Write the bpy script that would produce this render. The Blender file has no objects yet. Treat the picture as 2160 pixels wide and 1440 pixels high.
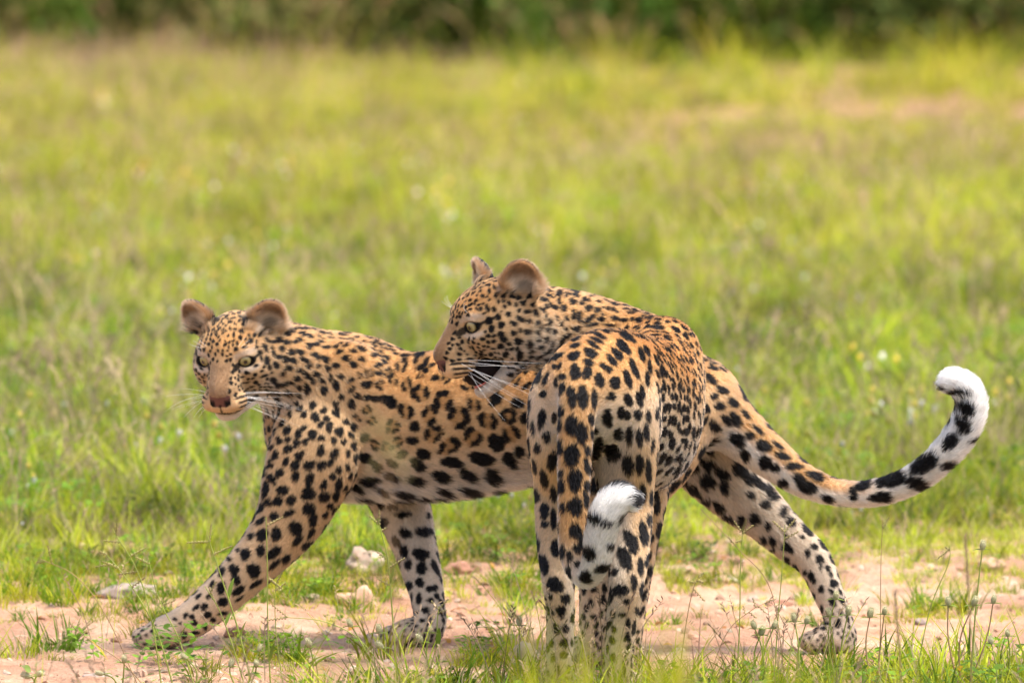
import bpy, math, random
import numpy as np
from mathutils import Vector, Matrix

rng = np.random.default_rng(7)
random.seed(7)
SC = bpy.context.scene
COL = SC.collection

# ------------------------------------------------------------------ camera, sky, sun, exposure
CAM = np.array([0.0, -15.0, 1.65])
TGT = np.array([0.0, 0.0, 0.71])
DIST = float(np.linalg.norm(TGT - CAM))
FWD = (TGT - CAM) / DIST
RIGHT = np.array([1.0, 0.0, 0.0])
UPV = np.cross(RIGHT, FWD)
FPX = DIST * 1000.0            # focal length in photo pixels: 1000 px per metre at the target distance

cam_data = bpy.data.cameras.new('camera')
cam = bpy.data.objects.new('camera', cam_data)
COL.objects.link(cam)
cam.location = CAM
cam.rotation_euler = Vector(FWD).to_track_quat('-Z', 'Y').to_euler()
cam_data.sensor_width = 36.0
cam_data.lens = 36.0 * DIST / 2.16
cam_data.clip_start = 0.5
cam_data.clip_end = 3000.0
cam_data.dof.use_dof = True
cam_data.dof.focus_distance = 14.78
cam_data.dof.aperture_fstop = 4.8
SC.camera = cam

SUN_DIR = Vector((0.34, -0.10, 0.93)).normalized()       # from the scene towards the sun
world = bpy.data.worlds.new('World')
SC.world = world
world.use_nodes = True
wn = world.node_tree
sky = wn.nodes.new('ShaderNodeTexSky')
sky.sky_type = 'NISHITA'
sky.sun_disc = False
sky.sun_elevation = math.asin(SUN_DIR.z)
sky.sun_rotation = math.atan2(SUN_DIR.x, SUN_DIR.y)
sky.air_density = 1.0
sky.dust_density = 5.0
sky.ozone_density = 1.0
wn.links.new(sky.outputs[0], wn.nodes['Background'].inputs[0])
wn.nodes['Background'].inputs[1].default_value = 0.15

sun_data = bpy.data.lights.new('sun', 'SUN')
sun = bpy.data.objects.new('sun', sun_data)
COL.objects.link(sun)
sun_data.energy = 2.0
sun_data.angle = math.radians(12.0)
sun_data.color = (1.0, 0.97, 0.92)
sun.rotation_euler = SUN_DIR.to_track_quat('Z', 'Y').to_euler()

SC.view_settings.view_transform = 'Standard'
SC.view_settings.look = 'None'
SC.view_settings.exposure = 1.33
SC.view_settings.gamma = 1.0
SC.view_settings.use_curve_mapping = False
SC.render.engine = 'CYCLES'
SC.cycles.use_denoising = True
SC.cycles.max_bounces = 6
SC.cycles.diffuse_bounces = 3
SC.cycles.glossy_bounces = 2
SC.cycles.transmission_bounces = 4
SC.cycles.transparent_max_bounces = 8
try:
    SC.cycles_curves.shape = 'RIBBONS'
except Exception:
    pass

# ------------------------------------------------------------------ helpers
def P(px, py, Y):
    """world point on the plane at depth Y that the photo shows at pixel px, py"""
    d = FWD + RIGHT * ((px - 1080.0) / FPX) - UPV * ((py - 720.0) / FPX)
    return CAM + d * ((Y - CAM[1]) / d[1])

def M(px, Y):
    """photo pixels to metres at depth Y"""
    return px * (Y - CAM[1]) / FPX / FWD[1]

def norm(v):
    v = np.asarray(v, float)
    return v / (np.linalg.norm(v, axis=-1, keepdims=True) + 1e-12)

def lerp(a, b, t):
    return a + (b - a) * t

def sstep(a, b, x):
    t = np.clip((x - a) / (b - a), 0, 1)
    return t * t * (3 - 2 * t)

def _hash(ix, iy, iz, seed):
    n = (ix * 73856093) ^ (iy * 19349663) ^ (iz * 83492791) ^ (seed * 2654435)
    n = (n ^ (n >> 13)) * 1274126177
    n = n ^ (n >> 16)
    return (n & 0xFFFFF) / float(0xFFFFF)

def vnoise(p, freq, seed=0):
    """value noise 0..1 at points p (n,3)"""
    q = np.asarray(p, float) * freq
    i = np.floor(q).astype(np.int64)
    f = q - i
    f = f * f * (3 - 2 * f)
    r = 0
    for dx in (0, 1):
        wx = f[:, 0] if dx else 1 - f[:, 0]
        for dy in (0, 1):
            wy = f[:, 1] if dy else 1 - f[:, 1]
            for dz in (0, 1):
                wz = f[:, 2] if dz else 1 - f[:, 2]
                r = r + wx * wy * wz * _hash(i[:, 0] + dx, i[:, 1] + dy, i[:, 2] + dz, seed)
    return r

def props(o, label=None, category=None, group=None, kind=None):
    if label: o['label'] = label
    if category: o['category'] = category
    if group: o['group'] = group
    if kind: o['kind'] = kind
    return o

def mesh_obj(name, verts, faces, mat=None, parent=None, smooth=True):
    me = bpy.data.meshes.new(name)
    if isinstance(verts, np.ndarray) and isinstance(faces, np.ndarray):
        nv, nf, k = len(verts), len(faces), faces.shape[1]
        me.vertices.add(nv)
        me.vertices.foreach_set('co', verts.astype(np.float32).ravel())
        me.loops.add(nf * k)
        me.loops.foreach_set('vertex_index', faces.astype(np.int32).ravel())
        me.polygons.add(nf)
        me.polygons.foreach_set('loop_start', np.arange(0, nf * k, k, dtype=np.int32))
        me.update(calc_edges=True)
    else:
        me.from_pydata([tuple(v) for v in verts], [], [tuple(f) for f in faces])
    if smooth:
        me.polygons.foreach_set('use_smooth', np.ones(len(me.polygons), dtype=bool))
    if mat: me.materials.append(mat)
    me.update()
    o = bpy.data.objects.new(name, me)
    COL.objects.link(o)
    if parent is not None:
        o.parent = parent
        o.matrix_parent_inverse = Matrix.Translation(-Vector(parent.location)) if parent.parent is None else Matrix.Translation(-Vector(parent.matrix_basis.translation))
    return o

def empty(name, loc):
    o = bpy.data.objects.new(name, None)
    o.location = loc
    o.empty_display_size = 0.05
    COL.objects.link(o)
    return o

def tube(pts, radii, sides=5):
    """a tapered tube along pts; returns verts, quads"""
    pts = np.asarray(pts, float)
    n = len(pts)
    tan = norm(np.gradient(pts, axis=0))
    ref = np.array([0.31, 0.83, 0.46])
    a = norm(np.cross(tan, ref))
    b = np.cross(tan, a)
    ang = np.arange(sides) * 2 * math.pi / sides
    r = np.asarray(radii, float).reshape(n, 1, 1)
    v = pts[:, None, :] + r * (np.cos(ang)[None, :, None] * a[:, None, :] + np.sin(ang)[None, :, None] * b[:, None, :])
    v = v.reshape(-1, 3)
    f = []
    for i in range(n - 1):
        for j in range(sides):
            f.append((i * sides + j, i * sides + (j + 1) % sides, (i + 1) * sides + (j + 1) % sides, (i + 1) * sides + j))
    return v, np.array(f)

def catmull(nodes, sub):
    nodes = np.asarray(nodes, float)
    ext = np.vstack([2 * nodes[0] - nodes[1], nodes, 2 * nodes[-1] - nodes[-2]])
    out = []
    for i in range(1, len(ext) - 2):
        p0, p1, p2, p3 = ext[i - 1], ext[i], ext[i + 1], ext[i + 2]
        for j in range(sub):
            t = j / sub
            out.append(0.5 * ((2 * p1) + (-p0 + p2) * t + (2 * p0 - 5 * p1 + 4 * p2 - p3) * t * t + (-p0 + 3 * p1 - 3 * p2 + p3) * t ** 3))
    out.append(ext[-2])
    return np.array(out)

# ------------------------------------------------------------------ node material helpers
def new_mat(name):
    m = bpy.data.materials.new(name)
    m.use_nodes = True
    nt = m.node_tree
    return m, nt, nt.nodes['Principled BSDF']

def node(nt, typ, **kw):
    n = nt.nodes.new(typ)
    for k, v in kw.items():
        setattr(n, k, v)
    return n

def ramp(nt, fac, stops):
    r = nt.nodes.new('ShaderNodeValToRGB')
    el = r.color_ramp.elements
    while len(el) < len(stops): el.new(0.5)
    for e, (p, c) in zip(el, stops):
        e.position = p
        e.color = (c[0], c[1], c[2], 1)
    nt.links.new(fac, r.inputs[0])
    return r

def simple_mat(name, rgb, rough=0.7, spec=0.3, vary=0.0, scale=30.0, trans=0.0):
    """plain colour with noise variation; trans > 0 adds light passing through thin leaves"""
    m, nt, b = new_mat(name)
    tc = node(nt, 'ShaderNodeTexCoord')
    nz = node(nt, 'ShaderNodeTexNoise')
    nz.inputs['Scale'].default_value = scale
    nz.inputs['Detail'].default_value = 3
    nt.links.new(tc.outputs['Object'], nz.inputs['Vector'])
    c = np.array(rgb)
    r = ramp(nt, nz.outputs['Fac'], [(0.3, c * (1 - vary)), (0.7, np.minimum(c * (1 + vary), 1))])
    nt.links.new(r.outputs[0], b.inputs['Base Color'])
    b.inputs['Roughness'].default_value = rough
    b.inputs['Specular IOR Level'].default_value = spec
    if trans > 0:
        t = node(nt, 'ShaderNodeBsdfTranslucent')
        nt.links.new(r.outputs[0], t.inputs['Color'])
        mx = node(nt, 'ShaderNodeMixShader')
        mx.inputs[0].default_value = trans
        nt.links.new(b.outputs[0], mx.inputs[1])
        nt.links.new(t.outputs[0], mx.inputs[2])
        nt.links.new(mx.outputs[0], nt.nodes['Material Output'].inputs[0])
    return m

# ------------------------------------------------------------------ ground
def fbm2(x, y, freq, seed, octv=3):
    p = np.stack([np.ravel(x), np.ravel(y), np.zeros(np.size(x)) + 0.37], 1)
    r = 0; a = 1.0; t = 0
    for o in range(octv):
        r = r + a * vnoise(p, freq * 2 ** o, seed + o); t += a; a *= 0.5
    return (r / t).reshape(np.shape(x))

def back_edge(x):
    """Y where the grass begins behind the sandy track"""
    return 1.55 + 0.62 * np.tanh((x - 0.0) * 1.5) + 0.9 * (fbm2(x, x * 0 + 3.1, 1.7, 21) - 0.5)

def front_edge(x):
    """Y where the weeds begin in front of the track"""
    return -0.02 + 0.26 * np.tanh((x - 0.15) * 2.2) - 1.0 * sstep(-0.30, -0.75, x) + 0.35 * (fbm2(x, x * 0 + 8.1, 2.1, 31) - 0.5)

def grass_density(x, y):
    n = fbm2(x, y, 1.6, 41); n2 = fbm2(x, y, 5.0, 45)
    be, fe = back_edge(x), front_edge(x)
    d = sstep(-0.25, 0.15, y - be) * 0.95 + 0.05 * sstep(1.0, 3.0, y - be)
    thin = sstep(0.36, 0.56, n * 0.4 + n2 * 0.6 + 0.20 * sstep(0.5, 4.0, y - be))
    d = d * lerp(0.34 + 0.66 * thin, 1.0, sstep(3.5, 6.0, y))
    d = np.maximum(d, 0.45 * sstep(0.54, 0.66, n2) * sstep(-1.5, -0.3, y - be))
    d = np.maximum(d, sstep(0.1, -0.35, y - fe) * (0.55 + 0.9 * n))
    d = d * lerp(1.0, 0.15 + 0.85 * sstep(0.36, 0.50, fbm2(x, y, 0.9, 57)), sstep(8, 16, y) * 0.8 * sstep(-6, 2, x))
    red = sstep(29, 33, y + 2.0 * np.sin(x * 1.3)) * sstep(-1.8, 0.6, x)      # bare red soil before the bushes
    red = red * sstep(0.40, 0.55, fbm2(x, y, 0.45, 51) + 0.12 * sstep(0.5, 4.0, x))
    d = d * (1 - 0.85 * red)
    return d

def ground_height(x, y):
    tr = sstep(0.3, -0.2, y - back_edge(x)) * sstep(-0.4, 0.1, y - front_edge(x))
    h = 0.030 * (fbm2(x, y, 1.1, 61) - 0.5) * 0.6 + 0.022 * (fbm2(x, y, 7.0, 65) - 0.5) + 0.020 * (fbm2(x, y, 20.0, 69, 2) - 0.5)
    h = h + 0.045 * sstep(-0.15, 0.35, y - back_edge(x)) * sstep(12, 2, y)
    return h * sstep(60, 20, np.hypot(x, y)) - 0.004

def growing(lo, hi, step, far, gr=1.22):
    mid = list(np.arange(lo, hi + step * 0.5, step))
    a, s = [], step
    x = hi
    while x < far:
        s *= gr; x += s; a.append(x)
    b, s = [], step
    x = lo
    while x > -far:
        s *= gr; x -= s; b.append(x)
    return np.array(b[::-1] + mid + a)

gx = growing(-2.0, 2.0, 0.022, 1800)
gy = growing(-1.6, 3.6, 0.022, 1800)
GX, GY = np.meshgrid(gx, gy, indexing='ij')
GZ = ground_height(GX, GY)
nxg, nyg = GX.shape
gi = np.arange(nxg * nyg).reshape(nxg, nyg)
gf = np.stack([gi[:-1, :-1], gi[1:, :-1], gi[1:, 1:], gi[:-1, 1:]], -1).reshape(-1, 4)

def ground_material():
    m, nt, b = new_mat('sandy_soil')
    tc = node(nt, 'ShaderNodeTexCoord')
    def nz(scale, det=4, rough=0.6):
        n = node(nt, 'ShaderNodeTexNoise'); n.inputs['Scale'].default_value = scale; n.inputs['Detail'].default_value = det; n.inputs['Roughness'].default_value = rough
        nt.links.new(tc.outputs['Object'], n.inputs['Vector']); return n
    big, mid, fine = nz(1.3), nz(9.0), nz(70.0, 5)
    c1 = ramp(nt, mid.outputs['Fac'], [(0.34, (0.34, 0.19, 0.11)), (0.45, (0.48, 0.295, 0.190)), (0.58, (0.56, 0.40, 0.275)), (0.70, (0.63, 0.48, 0.345))])
    c2 = ramp(nt, fine.outputs['Fac'], [(0.28, (0.20, 0.11, 0.065)), (0.42, (0.46, 0.28, 0.185)), (0.60, (0.56, 0.40, 0.275)), (0.74, (0.70, 0.58, 0.45))])
    mx = node(nt, 'ShaderNodeMixRGB'); mx.inputs[0].default_value = 0.45
    nt.links.new(c1.outputs[0], mx.inputs[1]); nt.links.new(c2.outputs[0], mx.inputs[2])
    red = ramp(nt, big.outputs['Fac'], [(0.35, (1.0, 0.90, 0.84)), (0.65, (1.0, 1.0, 1.0))])
    mu = node(nt, 'ShaderNodeMixRGB', blend_type='MULTIPLY'); mu.inputs[0].default_value = 1.0
    nt.links.new(mx.outputs[0], mu.inputs[1]); nt.links.new(red.outputs[0], mu.inputs[2])
    at = node(nt, 'ShaderNodeAttribute', attribute_name='soil')
    m2 = node(nt, 'ShaderNodeMixRGB'); nt.links.new(at.outputs['Fac'], m2.inputs[0])
    nt.links.new(mu.outputs[0], m2.inputs[1]); m2.inputs[2].default_value = (0.31, 0.155, 0.095, 1)
    nt.links.new(m2.outputs[0], b.inputs['Base Color'])
    b.inputs['Roughness'].default_value = 0.95; b.inputs['Specular IOR Level'].default_value = 0.1
    bp = node(nt, 'ShaderNodeBump'); bp.inputs['Strength'].default_value = 1.0; bp.inputs['Distance'].default_value = 0.02
    nt.links.new(fine.outputs['Fac'], bp.inputs['Height']); nt.links.new(bp.outputs[0], b.inputs['Normal'])
    return m

ground = mesh_obj('ground', np.stack([GX, GY, GZ], -1).reshape(-1, 3), gf, ground_material())
props(ground, 'pale sandy track and soil of the clearing', kind='structure')
soil = np.clip(sstep(0.05, 0.9, GY - back_edge(GX)), 0, 1) * 0.55
soil = np.maximum(soil, 0.55 * sstep(0.50, 0.66, fbm2(GX, GY, 2.6, 97)) * sstep(8, 4, GY))
soil = np.maximum(soil * sstep(60, 30, GY), 0.75 * sstep(24, 30, GY) * sstep(90, 60, GY))
at = ground.data.attributes.new('soil', 'FLOAT', 'POINT')
at.data.foreach_set('value', soil.astype(np.float32).ravel())

# ------------------------------------------------------------------ grass: tuft meshes scattered by geometry nodes
class MB:
    def __init__(self): self.v, self.f, self.c = [], [], []
    def strip(self, pts, widths, across, col):
        base = len(self.v)
        for p, w in zip(pts, widths):
            self.v.append(p - across * w); self.v.append(p + across * w)
        for i in range(len(pts) - 1):
            self.f.append((base + 2 * i, base + 2 * i + 1, base + 2 * i + 3, base + 2 * i + 2)); self.c.append(col)
    def quad(self, a, b, c, d, col):
        base = len(self.v); self.v += [a, b, c, d]; self.f.append((base, base + 1, base + 2, base + 3)); self.c.append(col)
    def add(self, v, f, col):
        base = len(self.v); self.v += [np.asarray(x) for x in v]
        for q in f: self.f.append(tuple(base + int(i) for i in q)); self.c.append(col)
    def build(self, name, mat, link=True):
        me = bpy.data.meshes.new(name)
        me.from_pydata([tuple(x) for x in self.v], [], self.f)
        me.materials.append(mat)
        a = me.attributes.new('blade', 'FLOAT_COLOR', 'FACE')
        a.data.foreach_set('color', np.concatenate([np.array(self.c), np.ones((len(self.c), 1))], 1).astype(np.float32).ravel())
        me.polygons.foreach_set('use_smooth', np.ones(len(me.polygons), dtype=bool))
        o = bpy.data.objects.new(name, me)
        if link: COL.objects.link(o)
        return o

def blade_pts(base, h, lean, az, droop, n=5):
    t = np.linspace(0, 1, n)[:, None]
    d = np.array([math.cos(az), math.sin(az), 0.0])
    return base + np.array([0, 0, h]) * (t - droop * t ** 2.2) + d * lean * h * t ** 1.6

def blade_cols(kind):
    if kind == 'green':
        g = np.array([0.275, 0.335, 0.012]); d = np.array([0.46, 0.46, 0.040])
        c = lerp(g, d, random.random() ** 1.3)
        if random.random() < 0.10: c = np.array([0.42, 0.34, 0.17])
        return c * random.uniform(0.75, 1.25)
    if kind == 'deep': return np.array([0.130, 0.225, 0.016]) * random.uniform(0.7, 1.4)
    if kind == 'straw': return lerp(np.array([0.44, 0.34, 0.17]), np.array([0.40, 0.26, 0.16]), random.random()) * random.uniform(0.8, 1.2)
    return np.array([0.7, 0.68, 0.6])

def tuft(kind, n, hmin, hmax, wid, rad, lean=0.5):
    mb = MB()
    for _ in range(n):
        a = random.random() * 6.28; r = rad * math.sqrt(random.random())
        b = np.array([r * math.cos(a), r * math.sin(a), -0.01])
        h = random.uniform(hmin, hmax); az = a + random.gauss(0, 0.9)
        p = blade_pts(b, h, lean * random.uniform(0.3, 1.4), az, random.uniform(0.0, 0.35))
        w = wid * random.uniform(0.7, 1.3)
        wa = random.random() * 6.28
        ac = np.array([math.cos(wa), math.sin(wa), 0])
        mb.strip(p, [w * 0.6, w, w * 0.9, w * 0.55, w * 0.05], ac, blade_cols(kind))
    return mb

def leafy(n, h, rad, size, kind='deep'):
    mb = MB()
    for _ in range(n):
        a = random.random() * 6.28; r = rad * math.sqrt(random.random()); z = h * random.uniform(0.2, 1.0)
        c = np.array([r * math.cos(a), r * math.sin(a), z]); az = random.random() * 6.28
        d = np.array([math.cos(az), math.sin(az), random.uniform(-0.2, 0.7)]); d /= np.linalg.norm(d)
        s = np.cross(d, [0, 0, 1]); s /= np.linalg.norm(s) + 1e-6
        L = size * random.uniform(0.6, 1.4)
        mb.strip([c, c + d * L * 0.3, c + d * L * 0.7, c + d * L + np.array([0, 0, -0.1 * L])], [L * 0.05, L * 0.26, L * 0.24, L * 0.02], s, blade_cols(kind))
    return mb

def dry_stems(n, h0, h1, rad, seeds=True):
    mb = MB()
    for _ in range(n):
        a = random.random() * 6.28; r = rad * math.sqrt(random.random()); h = random.uniform(h0, h1)
        p = blade_pts(np.array([r * math.cos(a), r * math.sin(a), 0]), h, random.uniform(0.1, 0.5), a + random.gauss(0, 0.8), 0.12, 6)
        ac = norm(np.array([random.gauss(0, 1), random.gauss(0, 1), 0]))
        c = blade_cols('straw') if random.random() < 0.6 else blade_cols('green')
        mb.strip(p, [0.0012] * 5 + [0.0006], ac, c)
        if seeds:
            sc = blade_cols('straw') * 1.15
            for q in range(7):
                t = p[-1] + (p[-2] - p[-1]) * (q / 7.0)
                o = norm(np.array([random.gauss(0, 1), random.gauss(0, 1), 0.9])) * 0.016
                mb.strip([t, t + o * 0.5, t + o], [0.0008, 0.0028, 0.0004], ac, sc)
    return mb

def flower_weed(n, h, rad):
    mb = leafy(10, h * 0.6, rad, 0.030)
    for _ in range(n):
        a = random.random() * 6.28; r = rad * math.sqrt(random.random())
        p = blade_pts(np.array([r * math.cos(a) * 0.3, r * math.sin(a) * 0.3, 0]), h * random.uniform(0.6, 1.1), 0.5, a, 0.1, 4)
        mb.strip(p, [0.0012] * 4, np.array([1.0, 0, 0]), blade_cols('deep') * 1.4)
        v, f = sphere(0.0075, 7, 5, (1, 1, 1.3))
        cc = random.choice([np.array([0.72, 0.68, 0.58]), np.array([0.72, 0.68, 0.58]), np.array([0.65, 0.50, 0.10])])
        mb.add(np.array(v) + p[-1], f, cc)
    return mb

def sphere(r, seg, rings, sc=(1, 1, 1)):
    v = [(0, 0, r * sc[2])]
    for i in range(1, rings):
        th = math.pi * i / rings
        for j in range(seg):
            ph = 2 * math.pi * j / seg
            v.append((r * sc[0] * math.sin(th) * math.cos(ph), r * sc[1] * math.sin(th) * math.sin(ph), r * sc[2] * math.cos(th)))
    v.append((0, 0, -r * sc[2]))
    f = []
    for j in range(seg): f.append((0, 1 + j, 1 + (j + 1) % seg))
    for i in range(rings - 2):
        for j in range(seg):
            a = 1 + i * seg + j; b = 1 + i * seg + (j + 1) % seg
            f.append((a, a + seg, b + seg, b))
    last = len(v) - 1
    for j in range(seg): f.append((last, 1 + (rings - 2) * seg + (j + 1) % seg, 1 + (rings - 2) * seg + j))
    return v, f

def foliage_material(name, instanced, trans=0.42, rough=0.5):
    m, nt, b = new_mat(name)
    at = node(nt, 'ShaderNodeAttribute', attribute_name='blade')
    src = at.outputs['Color']
    if instanced:
        ti = node(nt, 'ShaderNodeAttribute', attribute_name='tint'); ti.attribute_type = 'INSTANCER'
        mu = node(nt, 'ShaderNodeMixRGB', blend_type='MULTIPLY'); mu.inputs[0].default_value = 1.0
        nt.links.new(src, mu.inputs[1]); nt.links.new(ti.outputs['Color'], mu.inputs[2]); src = mu.outputs[0]
    nt.links.new(src, b.inputs['Base Color'])
    b.inputs['Roughness'].default_value = rough; b.inputs['Specular IOR Level'].default_value = 0.10
    t = node(nt, 'ShaderNodeBsdfTranslucent'); nt.links.new(src, t.inputs['Color'])
    mx = node(nt, 'ShaderNodeMixShader'); mx.inputs[0].default_value = trans
    nt.links.new(b.outputs[0], mx.inputs[1]); nt.links.new(t.outputs[0], mx.inputs[2])
    nt.links.new(mx.outputs[0], nt.nodes['Material Output'].inputs[0])
    return m

GRASS_MAT = foliage_material('grass_blades', True)
proto = bpy.data.collections.new('tuft_meshes')
protos = [tuft('green', 30, 0.06, 0.17, 0.0026, 0.06), tuft('green', 26, 0.08, 0.24, 0.0030, 0.07, 0.7), tuft('deep', 24, 0.05, 0.15, 0.0036, 0.05, 0.8),
          tuft('straw', 14, 0.05, 0.18, 0.0020, 0.06, 0.8), leafy(26, 0.10, 0.07, 0.030), dry_stems(6, 0.16, 0.34, 0.06), flower_weed(5, 0.16, 0.06), tuft('green', 40, 0.02, 0.07, 0.0022, 0.07, 0.9)]
for i, mb in enumerate(protos):
    proto.objects.link(mb.build('tuft_%02d' % i, GRASS_MAT, link=False))

def scatter(name, xy, scale, rotz, tilt, idx, tint, coll, label, cat):
    z = ground_height(xy[:, 0], xy[:, 1])
    me = bpy.data.meshes.new(name)
    me.vertices.add(len(xy))
    me.vertices.foreach_set('co', np.column_stack([xy, z]).astype(np.float32).ravel())
    def at(nm, typ, dat, key):
        a = me.attributes.new(nm, typ, 'POINT'); a.data.foreach_set(key, np.ascontiguousarray(dat).ravel())
    at('size', 'FLOAT', scale.astype(np.float32), 'value')
    at('turn', 'FLOAT_VECTOR', np.column_stack([tilt, rotz]).astype(np.float32), 'vector')
    at('which', 'INT', idx.astype(np.int32), 'value')
    at('tint', 'FLOAT_COLOR', np.column_stack([tint, np.ones(len(xy))]).astype(np.float32), 'color')
    o = bpy.data.objects.new(name, me); COL.objects.link(o)
    ng = bpy.data.node_groups.new(name + '_scatter', 'GeometryNodeTree')
    ng.interface.new_socket('Geometry', in_out='INPUT', socket_type='NodeSocketGeometry')
    ng.interface.new_socket('Geometry', in_out='OUTPUT', socket_type='NodeSocketGeometry')
    gi_, go = ng.nodes.new('NodeGroupInput'), ng.nodes.new('NodeGroupOutput')
    iop = ng.nodes.new('GeometryNodeInstanceOnPoints'); ci = ng.nodes.new('GeometryNodeCollectionInfo')
    ci.inputs['Collection'].default_value = coll; ci.inputs['Separate Children'].default_value = True; ci.inputs['Reset Children'].default_value = True
    def named(nm, typ):
        n = ng.nodes.new('GeometryNodeInputNamedAttribute'); n.data_type = typ; n.inputs['Name'].default_value = nm; return n.outputs['Attribute']
    L = ng.links.new
    L(gi_.outputs[0], iop.inputs['Points']); L(ci.outputs[0], iop.inputs['Instance'])
    iop.inputs['Pick Instance'].default_value = True
    L(named('which', 'INT'), iop.inputs['Instance Index']); L(named('size', 'FLOAT'), iop.inputs['Scale'])
    er = ng.nodes.new('FunctionNodeEulerToRotation'); L(named('turn', 'FLOAT_VECTOR'), er.inputs[0]); L(er.outputs[0], iop.inputs['Rotation'])
    L(iop.outputs[0], go.inputs[0])
    md = o.modifiers.new('scatter', 'NODES'); md.node_group = ng
    props(o, label, cat, kind='stuff')
    return o

def field_points(y0, y1, per_m2, widen, margin):
    n = int(per_m2 * (y1 - y0) * (2.16 * (y1 + 15) / 15 * widen + 2 * margin))
    y = rng.uniform(y0, y1, n); hw = 1.08 * (y1 + 15) / 15 * widen + margin
    x = rng.uniform(-hw, hw, n)
    keep = np.abs(x) < 1.08 * (y + 15) / 15 * widen + margin
    x, y = x[keep], y[keep]
    k = rng.random(len(x)) < grass_density(x, y)
    return np.column_stack([x[k], y[k]])

bands = [field_points(-3.2, 0.5, 300, 1.15, 0.25), field_points(0.5, 3, 480, 1.2, 0.3), field_points(3, 7, 380, 1.2, 0.4), field_points(7, 14, 190, 1.2, 0.5),
         field_points(14, 28, 95, 1.2, 0.8), field_points(28, 50, 60, 1.2, 1.2)]
outer = np.concatenate([field_points(-3.2, 3, 120, 2.4, 2.0), field_points(3, 14, 80, 2.4, 2.5), field_points(14, 52, 30, 2.2, 3.0)])
outer = outer[np.abs(outer[:, 0]) > 1.08 * (outer[:, 1] + 15) / 15 * 1.2 + 0.4 + 0.012 * np.maximum(outer[:, 1], 0)]
XY = np.concatenate(bands + [outer])
nG = len(XY)
far = sstep(4, 30, XY[:, 1])
sizeG = rng.uniform(0.65, 1.25, nG) * np.where(np.arange(nG) >= nG - len(outer), 1.5, 1.0) * (1 + 0.40 * far)
nearf = sstep(3.5, 0.5, XY[:, 1])
dback = XY[:, 1] - back_edge(XY[:, 0]) + 9.0 * (XY[:, 1] < 0.6)
sizeG = sizeG * lerp(1.0, 0.7, sstep(20, 32, XY[:, 1]) * sstep(-3, 1, XY[:, 0]))
sizeG = sizeG * lerp(0.45, 1.0, sstep(0.3, 4.0, dback)) * lerp(1.0, 0.75, nearf)
patch = fbm2(XY[:, 0], XY[:, 1], 0.55, 71)
patch2 = fbm2(XY[:, 0], XY[:, 1], 2.2, 77)
u = rng.random(nG)
w = np.stack([np.full(nG, 0.30), np.full(nG, 0.22) * (0.4 + far), np.clip((patch - 0.42) * 2.2, 0.03, 1) * (1 - far * 0.6), np.clip((0.50 - patch2) * 1.2, 0.01, 1) * (1 - 0.6 * far), np.clip((patch2 - 0.45) * 1.8, 0.02, 1) * (1 - 0.7 * far),
              0.05 + 0.02 * far, np.full(nG, 0.010), 0.22 * (1 - far) + 0.9 * sstep(2.5, 0.5, dback)], 1)
w[:, 6] *= sstep(1.5, 3.0, XY[:, 1])
w[:, 5] *= sstep(-0.5, 1.0, np.abs(XY[:, 1]))
w /= w.sum(1, keepdims=True)
whichG = (u[:, None] > np.cumsum(w, 1)).sum(1).clip(0, 7)
warm = np.clip(0.36 + 0.50 * far + 1.1 * (patch - 0.5) + 0.12 * rng.normal(size=nG), 0, 1)
blotch = fbm2(XY[:, 0], XY[:, 1], 3.2, 83, 2) - 0.5
tintG = lerp(np.array([0.88, 1.00, 1.1]), np.array([1.12, 1.02, 1.2]), warm[:, None]) * np.clip(0.50 + 0.95 * rng.random(nG) + 1.6 * blotch, 0.28, 2.0)[:, None]
# low tufts growing on the track and taller dry grass before the bushes
extra, es, ew = [], [], []
for (px, py, rx, ry, cnt) in [(690, 1288, 90, 16, 34), (600, 1392, 55, 14, 22), (520, 1385, 36, 8, 10), (1095, 1268, 60, 14, 18), (110, 1250, 130, 26, 60), (60, 1300, 90, 14, 30), (1965, 1290, 46, 12, 20), (1690, 1222, 90, 10, 24), (840, 1235, 60, 12, 18), (1450, 1240, 60, 10, 14), (300, 1240, 70, 14, 20), (1020, 1395, 60, 12, 20)]:
    for _ in range(cnt):
        q = np.array([px + rx * rng.normal() * 0.6, py + ry * rng.normal() * 0.6])
        d_ = FWD + RIGHT * ((q[0] - 1080.0) / FPX) - UPV * ((q[1] - 720.0) / FPX)
        g_ = CAM + d_ * (-CAM[2] / d_[2])
        extra.append(g_[:2]); es.append(rng.uniform(0.32, 0.62)); ew.append(int(rng.choice([0, 2, 7, 7, 4])))
for _ in range(200):
    yy = rng.uniform(40, 53); extra.append(np.array([rng.uniform(-7, 7), yy])); es.append(rng.uniform(1.6, 3.4)); ew.append(int(rng.choice([1, 1, 5, 2])))
ne = len(extra)
XY = np.concatenate([XY, np.array(extra)]); sizeG = np.concatenate([sizeG, es]); whichG = np.concatenate([whichG, ew])
tintG = np.concatenate([tintG, lerp(np.array([0.9, 1.0, 0.85]), np.array([1.2, 1.05, 0.9]), rng.random((ne, 1))) * rng.uniform(0.7, 1.3, (ne, 1))]); nG = len(XY)
grass = scatter('grass', XY, sizeG, rng.random(nG) * 6.28, rng.normal(size=(nG, 2)) * 0.12, whichG, tintG, proto, 'lime green and straw coloured grass of the clearing around the track', 'grass')
print('grass tufts', nG)

# ------------------------------------------------------------------ bushes along the far edge
LEAF_MAT = foliage_material('bush_leaves', False, 0.30)
BARK_MAT = simple_mat('grey_bark', (0.06, 0.05, 0.035), 0.9, 0.1, 0.3, 14)

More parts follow.
